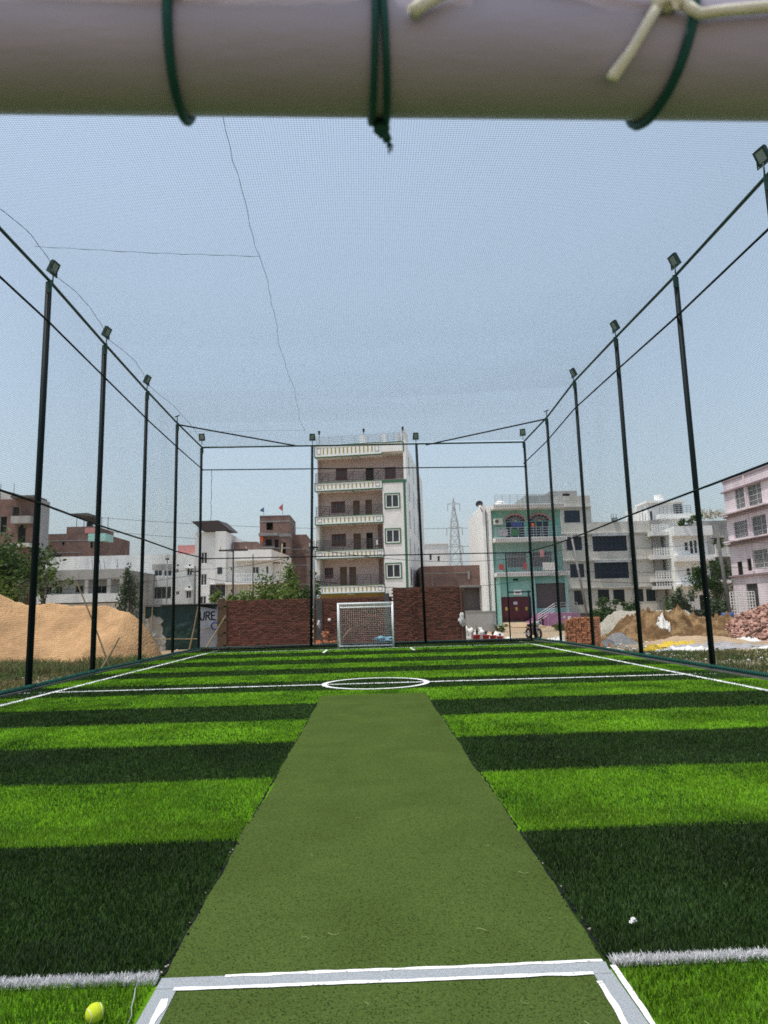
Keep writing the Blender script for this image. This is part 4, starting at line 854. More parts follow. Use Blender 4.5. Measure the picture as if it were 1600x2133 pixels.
# ---------------------------------------------------------------- buildings
GZ = lambda x, y: 0.0
def wall_holes(mb, u0, z0, u1, z1, y, holes, rd=.16):
    us = sorted({u0, u1, *[max(u0, min(u1, h[k])) for h in holes for k in (0, 2)]}); zs = sorted({z0, z1, *[max(z0, min(z1, h[k])) for h in holes for k in (1, 3)]})
    for a, b in zip(us, us[1:]):
        for c, d in zip(zs, zs[1:]):
            m_, n_ = (a+b)/2, (c+d)/2
            if not any(h[0] < m_ < h[2] and h[1] < n_ < h[3] for h in holes): mb.quad((a, y, c), (b, y, c), (b, y, d), (a, y, d))
    for (a, c, b, d) in holes:
        mb.quad((a, y, c), (a, y, d), (a, y+rd, d), (a, y+rd, c)); mb.quad((b, y, d), (b, y, c), (b, y+rd, c), (b, y+rd, d))
        mb.quad((a, y, d), (b, y, d), (b, y+rd, d), (a, y+rd, d)); mb.quad((b, y, c), (a, y, c), (a, y+rd, c), (b, y+rd, c))
def shell(mb, u0, z0, u1, z1, y0, y1, holes=(), rd=.16):
    wall_holes(mb, u0, z0, u1, z1, y0, list(holes), rd)
    mb.quad((u1, y0, z0), (u1, y1, z0), (u1, y1, z1), (u1, y0, z1)); mb.quad((u0, y1, z0), (u0, y0, z0), (u0, y0, z1), (u0, y1, z1))
    mb.quad((u1, y1, z0), (u0, y1, z0), (u0, y1, z1), (u1, y1, z1)); mb.quad((u0, y0, z1), (u1, y0, z1), (u1, y1, z1), (u0, y1, z1))
def window(root, r, frame='white_bright', pane='dark_glass', y=0, nu=2, nz=1, fw_=.06, name='window', bars=0, barm='grille_light', deep=.10):
    u0, z0, u1, z1 = r; fw_ = min(fw_, (u1-u0)*.12); mb = MB(); a, b = y+.04, y+.09
    mb.box(u0, a, z0, u0+fw_, b, z1).box(u1-fw_, a, z0, u1, b, z1).box(u0+fw_, a, z0, u1-fw_, b, z0+fw_).box(u0+fw_, a, z1-fw_, u1-fw_, b, z1)
    for k in range(1, nu): c = u0+(u1-u0)*k/nu; mb.box(c-fw_*.4, a+.005, z0+fw_, c+fw_*.4, b-.005, z1-fw_)
    for k in range(1, nz): c = z0+(z1-z0)*k/nz; mb.box(u0+fw_, a+.01, c-fw_*.35, u1-fw_, b-.01, c+fw_*.35)
    f = mb.build(name, frame, root)
    MB().box(u0, y+deep, z0, u1, y+deep+.03, z1).build('pane', pane, f)
    if bars:
        mb = MB(); n = max(2, int((u1-u0)/bars))
        for k in range(1, n): c = u0+(u1-u0)*k/n; mb.box(c-.012, y+.0, z0, c+.012, y+.02, z1)
        for k in range(1, 4): c = z0+(z1-z0)*k/4; mb.box(u0, y+.021, c-.012, u1, y+.033, c+.012)
        mb.build('grille', barm, f)
    return f
def panel(root, r, m, y=0, name='door', deep=.08, inset=None, handle=None):
    u0, z0, u1, z1 = r; p = MB().box(u0, y+deep, z0, u1, y+deep+.05, z1).build(name, m, root)
    if inset: 
        mb = MB(); w_ = (u1-u0); 
        for k in range(2): mb.box(u0+w_*(.12+.45*k), y+deep-.015, z0+.1*(z1-z0), u0+w_*(.43+.45*k), y+deep-.002, z0+.92*(z1-z0))
        mb.build('panel', inset, p)
    return p
def railing(mb, u0, u1, z0, z1, y, nv=10, nh=4, r=.018):
    for k in range(nv+1): c = u0+(u1-u0)*k/nv; mb.box(c-r, y-r, z0, c+r, y+r, z1)
    for k in range(nh): c = z0+(z1-z0)*(k+1)/nh; mb.box(u0, y-r*.8, c-r, u1, y+r*.8, c+r)
def broot(name, key_o, label, cat='building'):
    x, y, a = key_o; return thing(name, label, cat, (x, y, 0), R(a))
# --- the tall block in the middle
d = D['tall']; t = broot('apartment_block', d['o'], 'tall five storey pale apartment block with balconies behind the goal')
BW, TW = 6.42, 8.74; floors = [(3.28, 3.94), (6.55, 7.23), (9.78, 10.46), (12.99, 13.70), (16.29, 17.34)]
holes_back = d['win'][:1]+d['win'][2:]+d['door']+d['dark']
holes_back = [(a, b if (a, b, c_, e) in d['win'] else max(f[1] for f in floors if f[1] < b+1.0)-.5, c_, e) for (a, b, c_, e) in holes_back]
mb = MB(); shell(mb, .05, 3.3, BW+.02, 16.3, 1.5, 12, holes_back); mb.build('rear_wall', 'mauve_wall', t)
mb = MB(); shell(mb, .10, -.3, BW, 3.28, 1.2, 12, [(.5, 0, 2.6, 2.5), (3.2, 0, 5.8, 2.5)], .3); mb.build('ground_floor_wall', 'yellow_wall', t); MB().box(.3, 1.52, -.2, 5.9, 1.56, 2.6).build('ground_floor_shutter', 'shutter', t)
mb = MB(); shell(mb, BW+.03, -.3, TW, 13.66, .0, 20, d['bayw']); mb.build('bay_wall', 'tile_white', t)
mb = MB(); shell(mb, BW+.03, 13.67, TW-.25, 16.32, 1.5, 11.9, [d['win'][1]]); mb.build('top_floor_wall', 'mauve_wall', t)
mb = MB(); mb.box(TW-.24, .02, 13.67, TW, 20, 17.3); mb.build('side_wall', 'white_bright', t)
for k in range(5):      # tile joints, side slits
    for j in range(3):
        if k == 0 and j: continue
        yy = 1.4+4.6*j+.3*k; MB().box(TW+.002, yy, 3.9+2.7*k, TW+.03, yy+.8, 5.6+2.7*k).build('side_window', 'dark_glass', t)
for k, (z0, z1) in enumerate(floors):
    f = MB().box(0, .0, z0, BW, .16, z1).box(0, .16, z0, BW, 1.5, z0+.16).build('balcony', 'white_bright', t)
    tr = MB().box(-.04, -.05, z1, BW+.05, .2, z1+.07).box(-.04, -.05, z0-.07, BW+.05, .2, z0).box(-.06, -.05, z0, 0, 1.5, z1+.07)
    if k < 4: tr.box(BW, -.05, z0, BW+.05, 0.0, z1)
    tr.build('trim', 'green_trim', f)
    sl_ = MB(); z2, z3 = z0+.16*(z1-z0)/.7, z1-.14*(z1-z0)/.7
    for q in range(13): c = .84+q*.392; sl_.box(c-.055, -.015, z2, c+.055, 0, z3)
    sl_.build('slots', 'olive', f)
    for c in (.40, BW-.40):
        sq = MB()
        w_ = .20
        for bb in ((c-w_, z2, c-w_+.035, z3), (c+w_-.035, z2, c+w_, z3), (c-w_+.035, z2, c+w_-.035, z2+.035), (c-w_+.035, z3-.035, c+w_-.035, z3)): sq.box(bb[0], -.015, bb[1], bb[2], 0, bb[3])
        sq.build('square_moulding', 'concrete_dark', f)
    if k < 4:
        rl = MB(); railing(rl, .05, BW if k < 3 else TW-.25, z1+.07, z1+1.0, .08, 5 if k < 3 else 7, 6, .022)
        for q in range(5 if k < 3 else 7):
            c = .05+1.27*(q+.35); rl.hexa([(c, .05, z1+.2), (c+.05, .05, z1+.2), (c+.05, .1, z1+.2), (c, .1, z1+.2), (c+.55, .05, z1+.9), (c+.60, .05, z1+.9), (c+.60, .1, z1+.9), (c+.55, .1, z1+.9)])
        rl.build('railing', 'iron', f)
    MB().box(2.9+.6*(k == 4), .2, z0-.16, 3.5+.6*(k == 4), 1.4, z0-.075).build('beam_end', 'cream', f)
for q in range(2): MB().box(.0, .2, floors[q][1], .32, 1.5, floors[q+1][0]-.08).build('corner_pier', 'cream', t)
for q in (2, 3): MB().box(.02, .9, floors[q][1], .10, 1.5, floors[q+1][0]-.08).build('corner_pier', 'mauve_wall', t)
MB().box(BW+.05, .02, 16.45, TW-.25, .18, 17.3).box(BW+.05, .18, 16.45, TW-.25, 1.5, 16.6).build('roof_parapet', 'white_bright', t)
MB().box(BW+.06, -.03, 17.3, TW-.2, .15, 17.38).box(TW-.25, -.02, 16.4, TW-.14, .019, 17.3).build('parapet_trim', 'green_trim', t)
MB().box(0.05, .2, 16.3, TW-.25, 11.8, 16.44).build('roof', 'cream', t)
r0 = MB(); railing(r0, .15, BW, 17.42, 18.22, .1, 5, 5, .02); railing(r0, BW+.1, TW-.5, 17.42, 18.22, .1, 3, 5, .02); r0.build('roof_railing', 'steel', t)
for q in ((4.0, 2.2, 17, 4.55, 2.8, 18.75), (6.2, 2.0, 17, 6.6, 2.4, 18.7), (TW-.75, .3, 17.2, TW-.45, .8, 18.2), (TW-.35, .5, 17.3, TW, 2.5, 18.6)): MB().box(*q).build('roof_pillar', 'white_bright', t)
for u, z in ((.38, 18.2), (4.4, 18.75), (8.5, 18.1)):
    MB().tube([(u, .3 if u != 4.4 else 2.4, z-.6), (u, .3 if u != 4.4 else 2.4, z+.35)], .025, 6).build('roof_lamp_stem', 'iron', t); MB().tube([(u, .3 if u != 4.4 else 2.4, z+.35), (u, .3 if u != 4.4 else 2.4, z+.5), (u, .3 if u != 4.4 else 2.4, z+.72)], [.06, .10, .13], 8).build('roof_lamp', 'iron', t)
for r in d['win']:
    f = window(t, r, 'maroon', 'maroon', 1.5, 4 if r[2]-r[0] > 1.0 else 3, 1, .09, 'shutter_window'); 
    n = 4 if r[2]-r[0] > 1.0 else 3; w_ = (r[2]-r[0])/n; mb = MB()
    for k in range(n): mb.box(r[0]+w_*(k+.28), 1.575, r[1]+.3, r[0]+w_*(k+.72), 1.595, r[3]-.16)
    mb.build('louvre', 'dark_glass', f)
for r in holes_back:
    if any(abs(r[0]-q[0]) < .01 and abs(r[3]-q[3]) < .01 for q in d['door']): panel(t, r, 'wood', 1.5, 'door')
    elif any(abs(r[0]-q[0]) < .01 and abs(r[3]-q[3]) < .01 for q in d['dark']): panel(t, r, 'dark_open', 1.5, 'open_doorway', .15)
for r in d['bayw']:
    u0, z0, u1, z1 = r; f = window(t, (u0+.1, z0+.1, u1-.1, z1-.1), 'white_bright', 'dark_glass', -.06, 2, 1, .10, 'window', deep=.12)
    MB().box(u0, -.05, z0, u0+.1, .0, z1).box(u1-.1, -.05, z0, u1, .0, z1).box(u0+.1, -.05, z0, u1-.1, .0, z0+.1).box(u0+.1, -.05, z1-.1, u1-.1, .0, z1).build('surround', 'green_trim', f)
MB().box(8.42, -.03, 2.3, 8.64, -.002, 13.42).box(BW+.06, -.03, 13.43, TW, -.002, 13.7).build('green_band', 'green_trim', t)
for q in range(3): MB().box(5.75+.13*q, 1.42, floors[0][1]+.05, 5.80+.13*q, 1.49, floors[1][0]-.1).box(5.75+.13*q, 1.42, floors[1][1]+.05, 5.80+.13*q, 1.49, floors[2][0]-.1).build('wall_batten', 'maroon', t)
t2 = thing('hanging_cloth', 'white cloth hanging on the third balcony railing of the tall block', 'cloth'); MB().box(0, 0, 0, .16, .05, .45).build('cloth', 'cloth_white', t2); t2.location = Matrix.Translation((d['o'][0], d['o'][1], 0)) @ Matrix.Rotation(R(-9), 4, 'Z') @ Vector((5.75, -.03, 7.65))

# --- generic flat house
def house(key, name, label, wallm, depth=9, holes=(), zb=-.3, u0=0, u1=None, top=None, root=None, y0=0.0, wname='wall'):
    d = D[key]; r = root or broot(name, d['o'], label); mb = MB(); shell(mb, u0, zb, d['w'] if u1 is None else u1, d['h'] if top is None else top, y0, y0+depth, holes); mb.build(wname, wallm, r); return r
def slab(t, r, m, y=-.4, dep=.4, name='ledge'): MB().box(r[0], y, r[1], r[2], y+dep, r[3]).build(name, m, t)
# left background
d = D['A']; t = house('A', 'brick_house', 'unfinished brick house with pale balcony at the far left edge', 'far_brick', 3, d['w1'], u1=5.6)
for r in d['w1']: window(t, r, 'concrete', 'dark_open', 0, 1)
slab(t, (3.4, 12.25, 5.55, 13.05), 'grey_plaster', -.8, .8, 'balcony'); mb = MB(); railing(mb, 3.5, 5.5, 13.05, 13.8, -.75, 8, 3); mb.build('railing', 'iron', t); slab(t, (3.3, 15.1, 5.9, 15.35), 'concrete_dark', -.9, 3, 'roof_slab'); MB().box(5.61, .0, 6, 6.3, 2, 15.0).build('blue_side_wall', 'cream_dark', t); MB().box(5.75, -.03, 9.8, 6.1, -.004, 14.6).build('tall_window', 'blue_glass', t)
slab(t, (3.5, 9.6, 5.5, 10.0), 'cream', -.8, .8, 'balcony'); MB().box(3.9, -.03, 10.2, 4.7, -.004, 11.9).build('window', 'dark_open', t); MB().box(1.0, 1, 15.1, 2.4, 3, 16.1).build('water_tank', 'cream', t)
for x in (.5, 1.4, 2.9): MB().tube([(x, .5, 15), (x, .5, 17.0)], .03, 4).build('rebar', 'iron', t)
d = D['B']; t = house('B', 'brick_house', 'brick house with rooftop shed and teal parapet corner, left background', 'far_brick', 9, [r for r in d['win']])
for r in d['win']: window(t, r, 'concrete', 'dark_open', 0, 2 if r[2]-r[0] > 1 else 1)
mb = MB(); shell(mb, 2.8, 11.84, 6.4, 12.8, .3, 6, []); mb.build('upper_block', 'far_brick', t); slab(t, d['pink'][0], 'pink_red', .27, .02, 'pink_panel'); slab(t, (6.0, 10.85, 8.07, 11.75), 'teal_light', -1.0, 2.5, 'teal_parapet'); slab(t, (-.02, 11.0, 7.5, 11.12), 'concrete', -.02, .03, 'concrete_band'); slab(t, (-.02, 9.55, 5.0, 9.66), 'concrete', -.02, .03, 'concrete_band')
for u in (3.7, 4.6, 5.6, 6.4): MB().tube([(u, 1, 12.8), (u, 1, 14.0)], .04, 5).build('shed_post', 'iron', t); MB().tube([(u, 4, 12.8), (u, 4, 14.5)], .04, 5).build('shed_post', 'iron', t)
MB().hexa([(3.3, .2, 14.35), (5.3, .2, 14.4), (6.9, .2, 13.85), (4.9, 5, 13.6), (3.3, .2, 14.43), (5.3, .2, 14.48), (6.9, .2, 13.93), (4.9, 5, 13.7)]).build('shed_roof', 'concrete_dark', t)
MB().tube([(4.9, 2, 12.8), (4.9, 2, 13.5)], .4, 10).build('water_tank', 'black_paint', t); slab(t, (.3, 11.83, 2.4, 12.05), 'concrete_dark', 1, 2, 'roof_slab')
d = D['C']; t = house('C', 'concrete_house', 'bare grey concrete house with a long white balcony band', 'grey_plaster', 8, d['win'], u1=8.05)
for r in d['win']: window(t, r, 'concrete', 'dark_open', 0, 2, 1, .05)
slab(t, (-.1, 5.05, 8.15, 5.95), 'grey_plaster', -.9, .9, 'parapet'); slab(t, (.1, 3.0, 8.1, 3.76), 'white_plaster', -1.2, 1.2, 'balcony'); slab(t, (.1, 1.2, 7.9, 2.9), 'white_plaster', -.5, .5, 'lower_wall')
for u in (.4, 4.6, 6.6, 7.7): MB().box(u, -.95, 3.77, u+.3, -.7, 5.04).build('column', 'grey_plaster', t)
for u in (4.9, 5.6, 6.0, 7.2): MB().tube([(u, 0, 5.9), (u-.15, 0, 6.9)], .02, 4).build('rebar', 'iron', t)
d = D['D']; t = house('D', 'white_house', 'long white house with two rows of dark windows, left of the tower', 'white_plaster', 10, [r for r in d['win'] if r[0] > -1], u0=-7.6)
for k, r in enumerate(d['win']): window(t, r, 'white_bright', 'grille_dark' if k == 2 else ('dark_glass' if k not in (4, 6) else 'blue_glass'), 0, 4 if k == 2 else 2, 1, .05, bars=.12 if k == 2 else 0, barm='grille_dark')
for r in d['panel']: slab(t, r, 'grey_plaster', -.03, .03, 'grey_panel')
for r in d['vent']: slab(t, r, 'dark_open', -.01, .012, 'vent')
for r in d['ledge']: slab(t, r, 'white_bright', -.4, .4, 'sunshade')
for u in (-2, -1.2, .1): MB().tube([(u, 2, 8), (u, 2, 8.6)], .04, 5).build('roof_pipe', 'iron', t)
d = D['E']; t = broot('white_house', d['o'], 'white stair tower with a slanting rooftop sheet roof and a long side wing'); holes = d['win'][:3]
mb = MB(); shell(mb, 0, -.3, 2.2, d['h'], 0, 8, holes); mb.build('tower_wall', 'white_plaster', t); mb = MB(); shell(mb, 2.2, 4.68, 3.25, 9.95, -.7, 8, []); shell(mb, 1.55, -.3, 3.25, 4.67, -.35, 8, [d['win'][3]]); mb.build('projecting_block', 'white_plaster', t)
for r in holes: window(t, r, 'white_bright', 'grille_dark', 0, 2)
window(t, d['win'][3], 'white_bright', 'grille_dark', -.35, 3, 1, .05, bars=.13, barm='grille_dark')
MB().hexa([(-.3, -.5, 11.05), (2.4, -.5, 11.1), (3.6, -.5, 10.1), (.9, -.5, 10.0), (-.3, 4, 11.3), (2.4, 4, 11.4), (3.6, 4, 10.3), (.9, 4, 10.2)]).build('sheet_roof', 'iron', t)
for u, z in ((.3, 10.8), (1.6, 10.4), (2.2, 10.9), (2.9, 10.4)): MB().tube([(u, .3, 9.9), (u, .3, z)], .04, 5).build('roof_post', 'iron', t)
mb = MB(); railing(mb, .2, 2.2, 9.98, 10.6, .1, 6, 3); mb.build('roof_railing', 'steel', t)
d2 = D['E2']; ox = d2['o'][0]-d['o'][0]; sh = lambda r: (r[0]+ox, r[1], r[2]+ox, r[3]); w2 = [sh(r) for r in d2['win']]
mb = MB(); shell(mb, 3.27, -.3, 3.27+4.6, 7.9, 0, 8, w2[1:4:1][:2]+[w2[4]]); mb.build('wing_wall', 'white_plaster', t)
MB().hexa([(4.1, -1.2, 6.9), (7.9, -1.2, 6.9), (9.6, 1.2, 6.6), (4.1, 1.2, 6.9), (4.1, -1.2, 7.95), (7.9, -1.2, 7.95), (9.6, 1.2, 7.35), (4.1, 1.2, 7.95)]).build('wing_parapet', 'white_bright', t)
mb = MB(); shell(mb, 7.88, 4.7, 9.2, 6.6, .2, 6, [w2[3]] if False else []); mb.build('corner_wall', 'white_plaster', t)
for r in (w2[1], w2[2], w2[4]): window(t, r, 'white_bright', 'dark_glass', 0, 2)
MB().box(w2[3][0], -.02, w2[3][1], w2[3][2], -.001, w2[3][3]).build('slit_window', 'dark_glass', t); window(t, w2[0], 'white_bright', 'dark_glass', -.74, 1, deep=.02)
slab(t, (3.3, 4.55, 8.2, 4.8), 'white_bright', -1.2, 1.2, 'balcony_slab'); mb = MB(); railing(mb, 4.2, 7.6, 4.82, 5.6, -1.1, 14, 2); mb.build('balcony_railing', 'white_bright', t)
for k in range(7): MB().tube([(4.3+.18*k, -.9, 1), (4.3+.18*k, -.9, 4.5)], .015, 4).build('rebar', 'iron', t)
MB().box(-2.6, 3, 7.9, -.1, 6, 9.0).build('rooftop_room', 'pink_red', t); mb = MB(); shell(mb, 3.4, 7.92, 5.9, 9.1, 2, 5, []); mb.build('brick_room', 'far_brick', t)
d = D['F']; t = house('F', 'brick_tower_house', 'unfinished four storey brick house with empty window openings', 'far_brick', 7, d['win'][1:3], u1=3.8, top=11.3)
W_ = d['win'][0]; mb = MB(); 
wall_holes(mb, 0, 11.7, 3.8, 14.0, 0, [W_], .25); wall_holes(mb, 0, 11.7, 3.8, 14.0, 6.8, [(W_[0]-.1, W_[1], W_[2]+.3, W_[3])], .2); mb.quad((3.8, 0, 11.7), (3.8, 7, 11.7), (3.8, 7, 14), (3.8, 0, 14)).quad((0, 7, 11.7), (0, 0, 11.7), (0, 0, 14), (0, 7, 14)).quad((0, 0, 14), (3.8, 0, 14), (3.8, 7, 14), (0, 7, 14)); mb.build('top_storey', 'far_brick', t)
MB().box(-.03, -.03, 11.3, 3.85, 7.02, 11.7).box(-.03, -.03, 13.2, 3.83, 7.02, 13.36).box(-.03, -.03, 9.74, 3.83, 7.02, 9.92).box(-.03, -.03, 7.6, 3.83, 7.02, 7.78).box(-.03, -.03, 13.98, 3.84, 7.02, 14.06).build('concrete_bands', 'concrete', t)
for r in d['win'][1:3]+[(2.79, 12.0, 3.31, 13.1)][:0]: panel(t, r, 'dark_open', 0, 'opening', .2)
for r in d['win'][3:]: MB().box(r[0], -.02, r[1], r[2], -.004, r[3]).build('opening', 'dark_open', t)
MB().box(0, -1.0, 11.35, 2.4, -.03, 11.7).box(0, -1.0, 9.74, 2.0, -.03, 9.95).build('balcony_slab', 'concrete', t)
mb = MB(); shell(mb, 3.82, 3, 5.7, 11.8, 2.5, 9, []); mb.build('side_wing', 'far_brick', t)
for z in (5.2, 7.7, 9.8): MB().box(3.8, 2.46, z, 5.74, 9, z+.15).build('concrete_bands', 'concrete', t)
for yy in (2.0, 4.5): MB().box(3.801, yy, 3, 3.86, yy+.3, 13.9).build('column', 'concrete', t)
for (u, z, c, hh, lab) in ((3.0, 14.06, 'cloth_red', 1.4, 'small red flag on the roof edge of the unfinished brick tower house'), (.55, 9.6, 'cloth_orange', 2.4, 'orange pennant flag on a pole in front of the brick tower house'), (.6, 14.06, 'cloth_blue', 1.0, 'small dark flag on the left roof corner of the brick tower house')):
    f = thing('flag', lab, 'flag', (d['o'][0]+u, d['o'][1]-.6, z)); MB().tube([(0, 0, 0), (0, 0, hh)], .025, 5).build('pole', 'wood', f); MB().poly([(0, .02, hh), (-.55, .1, hh*.62), (-.1, -.05, hh*.35), (0, .02, hh*.45)]).poly([(0, .05, hh*.45), (-.1, -.02, hh*.35), (-.55, .13, hh*.62), (0, .05, hh)]).build('cloth', c, f)
# middle background
d = D['H']; t = house('H', 'white_house', 'small plain white building seen past the right side of the tall block', 'white_plaster', 8, d['win'])
for r in d['win']: window(t, r, 'white_bright', 'dark_glass', 0, 1)
slab(t, (0, d['h'], 4.1, d['h']+.15), 'white_bright', -.1, 2, 'parapet')
d = D['H2']; t = house('H2', 'brick_house', 'low unplastered brick building left of the teal house', 'far_brick', 8, [], u1=6.5, zb=3.55)
mb = MB(); shell(mb, 0, -.3, 6.5, 3.54, .05, 7.9, [d['rec'][0]], .6); mb.build('lower_wall', 'grey_plaster', t); panel(t, d['rec'][0], 'shutter', 0, 'grey_shutter', .5); slab(t, (3.6, 3.55, 6.55, 3.75), 'concrete', -.6, .6, 'ledge'); slab(t, d['pil'][0], 'concrete', -.08, .08, 'pilaster')
slab(t, (.0, 4.95, 4.6, 5.02), 'concrete', -.03, .03, 'joint'); slab(t, (1.0, 3.8, 1.06, 5.1), 'concrete', -.04, .04, 'pipe')
t = thing('boundary_wall', 'plain grey plastered boundary wall in front of the low brick building', 'wall', (8.55, 52, 0)); MB().box(-2.3, 0, -.4, 1.15, .25, 1.25).build('wall', 'grey_plaster', t); MB().box(-2.32, -.02, 1.25, 1.17, .27, 1.33).build('coping', 'concrete', t); MB().box(.75, -.4, -.4, 1.15, -.02, .35).build('block', 'concrete', t)
# --- teal house
d = D['I']; t = broot('teal_house', d['o'], 'three storey teal house with maroon gate and arched upper windows'); arch = d['arch']; W6 = 6.45
mb = MB(); shell(mb, .1, 7.8, W6, 10.47, .9, 10, [(a[0], 7.85, a[2], 9.45) for a in arch]); shell(mb, .1, 4.68, W6, 7.44, .9, 10, d['win2']); shell(mb, .12, -.3, W6, 4.31, 0, 10, [d['gate'][0], d['shutter'][0]], .25); mb.build('wall', 'teal', t)
for a in arch:
    w_ = window(t, (a[0], 7.85, a[2], 9.45), 'teal_light', 'blue_glass', .9, 3); c = (a[0]+a[2])/2; rad = (a[2]-a[0])/2; mb = MB(); pk = MB(); n = 14
    pts = [(c+rad*math.cos(math.pi*k/n), 9.45+rad*.62*math.sin(math.pi*k/n)) for k in range(n+1)]
    mb.poly([(x, .86, z) for x, z in reversed(pts)]); mb.build('fanlight', 'blue_glass', w_)
    pts2 = [(c+(rad+.12)*math.cos(math.pi*k/n), 9.45+(rad*.62+.12)*math.sin(math.pi*k/n)) for k in range(n+1)]
    for k in range(n): pk.hexa([(pts[k][0], .78, pts[k][1]), (pts2[k][0], .78, pts2[k][1]), (pts2[k][0], .89, pts2[k][1]), (pts[k][0], .89, pts[k][1]), (pts[k+1][0], .78, pts[k+1][1]), (pts2[k+1][0], .78, pts2[k+1][1]), (pts2[k+1][0], .89, pts2[k+1][1]), (pts[k+1][0], .89, pts[k+1][1])])
    pk.build('arch_moulding', 'cloth_pink', w_); mb = MB()
    for k in range(1, 7): mb.tube([(c, .84, 9.45), (c+rad*.97*math.cos(math.pi*k/7), .84, 9.45+rad*.6*math.sin(math.pi*k/7))], .018, 4)
    mb.tube([(c+rad*.55*math.cos(math.pi*k/10), .84, 9.45+rad*.34*math.sin(math.pi*k/10)) for k in range(11)], .018, 4); mb.build('fan_bars', 'cream', w_)
for r in d['win2']: window(t, r, 'maroon', 'dark_glass', .9, 3, 2)
for (a, z0, b, z1) in d['slab']: s_ = MB().box(.0, -.5, z0, W6+.1, .9, z1).build('balcony_slab', 'white_plaster', t); mb = MB(); [mb.box(.1+.16*k, -.52, z0+.06, .18+.16*k, -.501, z1-.06) for k in range(40)]; mb.build('pattern', 'cream_dark', s_)
mb = MB(); railing(mb, .1, 6.3, 7.81, 8.7, -.4, 9, 4, .02); mb.build('balcony_railing', 'steel', t)
mb = MB(); railing(mb, .1, 6.35, 4.70, 7.4, -.4, 46, 2, .012); mb.build('balcony_grille', 'steel', t); mb = MB(); railing(mb, .2, 6.4, 10.86, 11.7, -.4, 9, 5, .02); mb.build('roof_railing', 'steel', t)
g = d['gate'][0]; gt = panel(t, g, 'gate_red', 0, 'gate', .05); w3 = (g[2]-g[0])/3
for k in range(3):
    mb = MB(); a = g[0]+w3*k; mb.box(a+.08, .02, g[1]+.5, a+w3-.08, .048, g[3]-.12); mb.build('leaf_panel', 'gate_red', gt); MB().blob((a+w3*.5, .01, g[1]+1.15), .12, .03, .17, 1, .1).build('medallion', 'olive', gt)
    mb = MB(); [mb.box(a+.12+.12*q, .03, g[1]+.08, a+.17+.12*q, .049, g[1]+.38) for q in range(6)]; mb.build('lower_slots', 'dark_open', gt)
MB().box(g[0]+w3+.2, .0, g[3]-.7, g[0]+w3+.55, .019, g[3]-.45).build('plate', 'sheet_metal', gt)
s_ = panel(t, d['shutter'][0], 'shutter', 0, 'roller_shutter', .2); mb = MB(); [mb.box(d['shutter'][0][0], .17, d['shutter'][0][1]+.11*k, d['shutter'][0][2], .199, d['shutter'][0][1]+.11*k+.07) for k in range(20)]; mb.build('slats', 'shutter', s_)
p_ = MB().box(*[d['plate'][0][0], -.06, d['plate'][0][1], d['plate'][0][2], -.003, d['plate'][0][3]]).build('sign_plate', 'white_bright', t); MB().box(1.7, -.075, 2.78, 2.1, -.061, 2.95).build('sign_emblem', 'cream_dark', p_); MB().box(1.55, -.02, 3.94, 2.02, -.002, 4.12).build('vent_hole', 'dark_open', t)
[MB().box(a_, -.12, -.3, b_, -.002, 4.3).build('pilaster', 'teal_light', t) for a_, b_ in ((.15, .36), (3.12, 3.5), (6.2, W6))]
mb = MB(); shell(mb, -.75, -.2, .08, 10.9, 1.0, 10, []); [mb.box(-.78, .7+1.8*k, .0, -.55, 1.0+1.8*k, 11.1) for k in range(4)]; mb.box(-.3, .6, -.2, -.05, 1.0, 10.9); mb.build('side_wall', 'white_bright', t); MB().box(-.60, .94, .5, -.42, .99, 10.5).build('wall_recess', 'concrete_dark', t)
ac = MB().box(.16, .1, 9.1, .92, .6, 9.64).build('air_conditioner', 'cream', t); MB().ring((.38, .09, 9.37), .15, .02, 'y', 18, 6).blob((.38, .09, 9.37), .13, .03, .13, 1, 0).build('fan_guard', 'concrete_dark', ac)
MB().blob((.86, .5, 11.0), .50, .45, .33, 1, .05).build('roof_tank', 'white_bright', t, True); mb = MB(); shell(mb, 3.8, 10.86, 6.4, 12.2, 3, 8, []); mb.build('rooftop_room', 'grey_plaster', t)
mb = MB(); mb.box(3.7, -3.2, -.3, 6.3, -.1, 1.0); [mb.box(3.3-.28*k, -2.6, -.3, 3.7-.28*k, -.2, 1.0-.22*k) for k in range(5)]; st_ = mb.build('entrance_steps', 'purple_wall', t)
mb = MB(); railing(mb, 4.3, 6.25, 1.0, 1.85, -3.1, 4, 4, .025); [mb.tube([(4.3, -3.1, 1.0+.2*k), (2.9, -2.7, .1+.2*k)], .025, 5) for k in range(1, 5)]; mb.build('step_railing', 'steel', t)
MB().box(5.35, -3.22, .35, 5.6, -3.201, .7).build('poster', 'white_bright', st_); MB().box(4.95, -3.22, .55, 5.15, -3.201, .75).build('poster', 'cream', st_)
MB().hexa([(.4, -4.5, -.4), (3.1, -4.5, -.4), (3.1, -.02, -.4), (.4, -.02, -.4), (.4, -4.5, -.05), (3.1, -4.5, -.05), (3.1, -.02, .24), (.4, -.02, .24)]).build('gate_ramp', 'road_dirt', t)
I0 = Vector((d['o'][0], d['o'][1], 0))
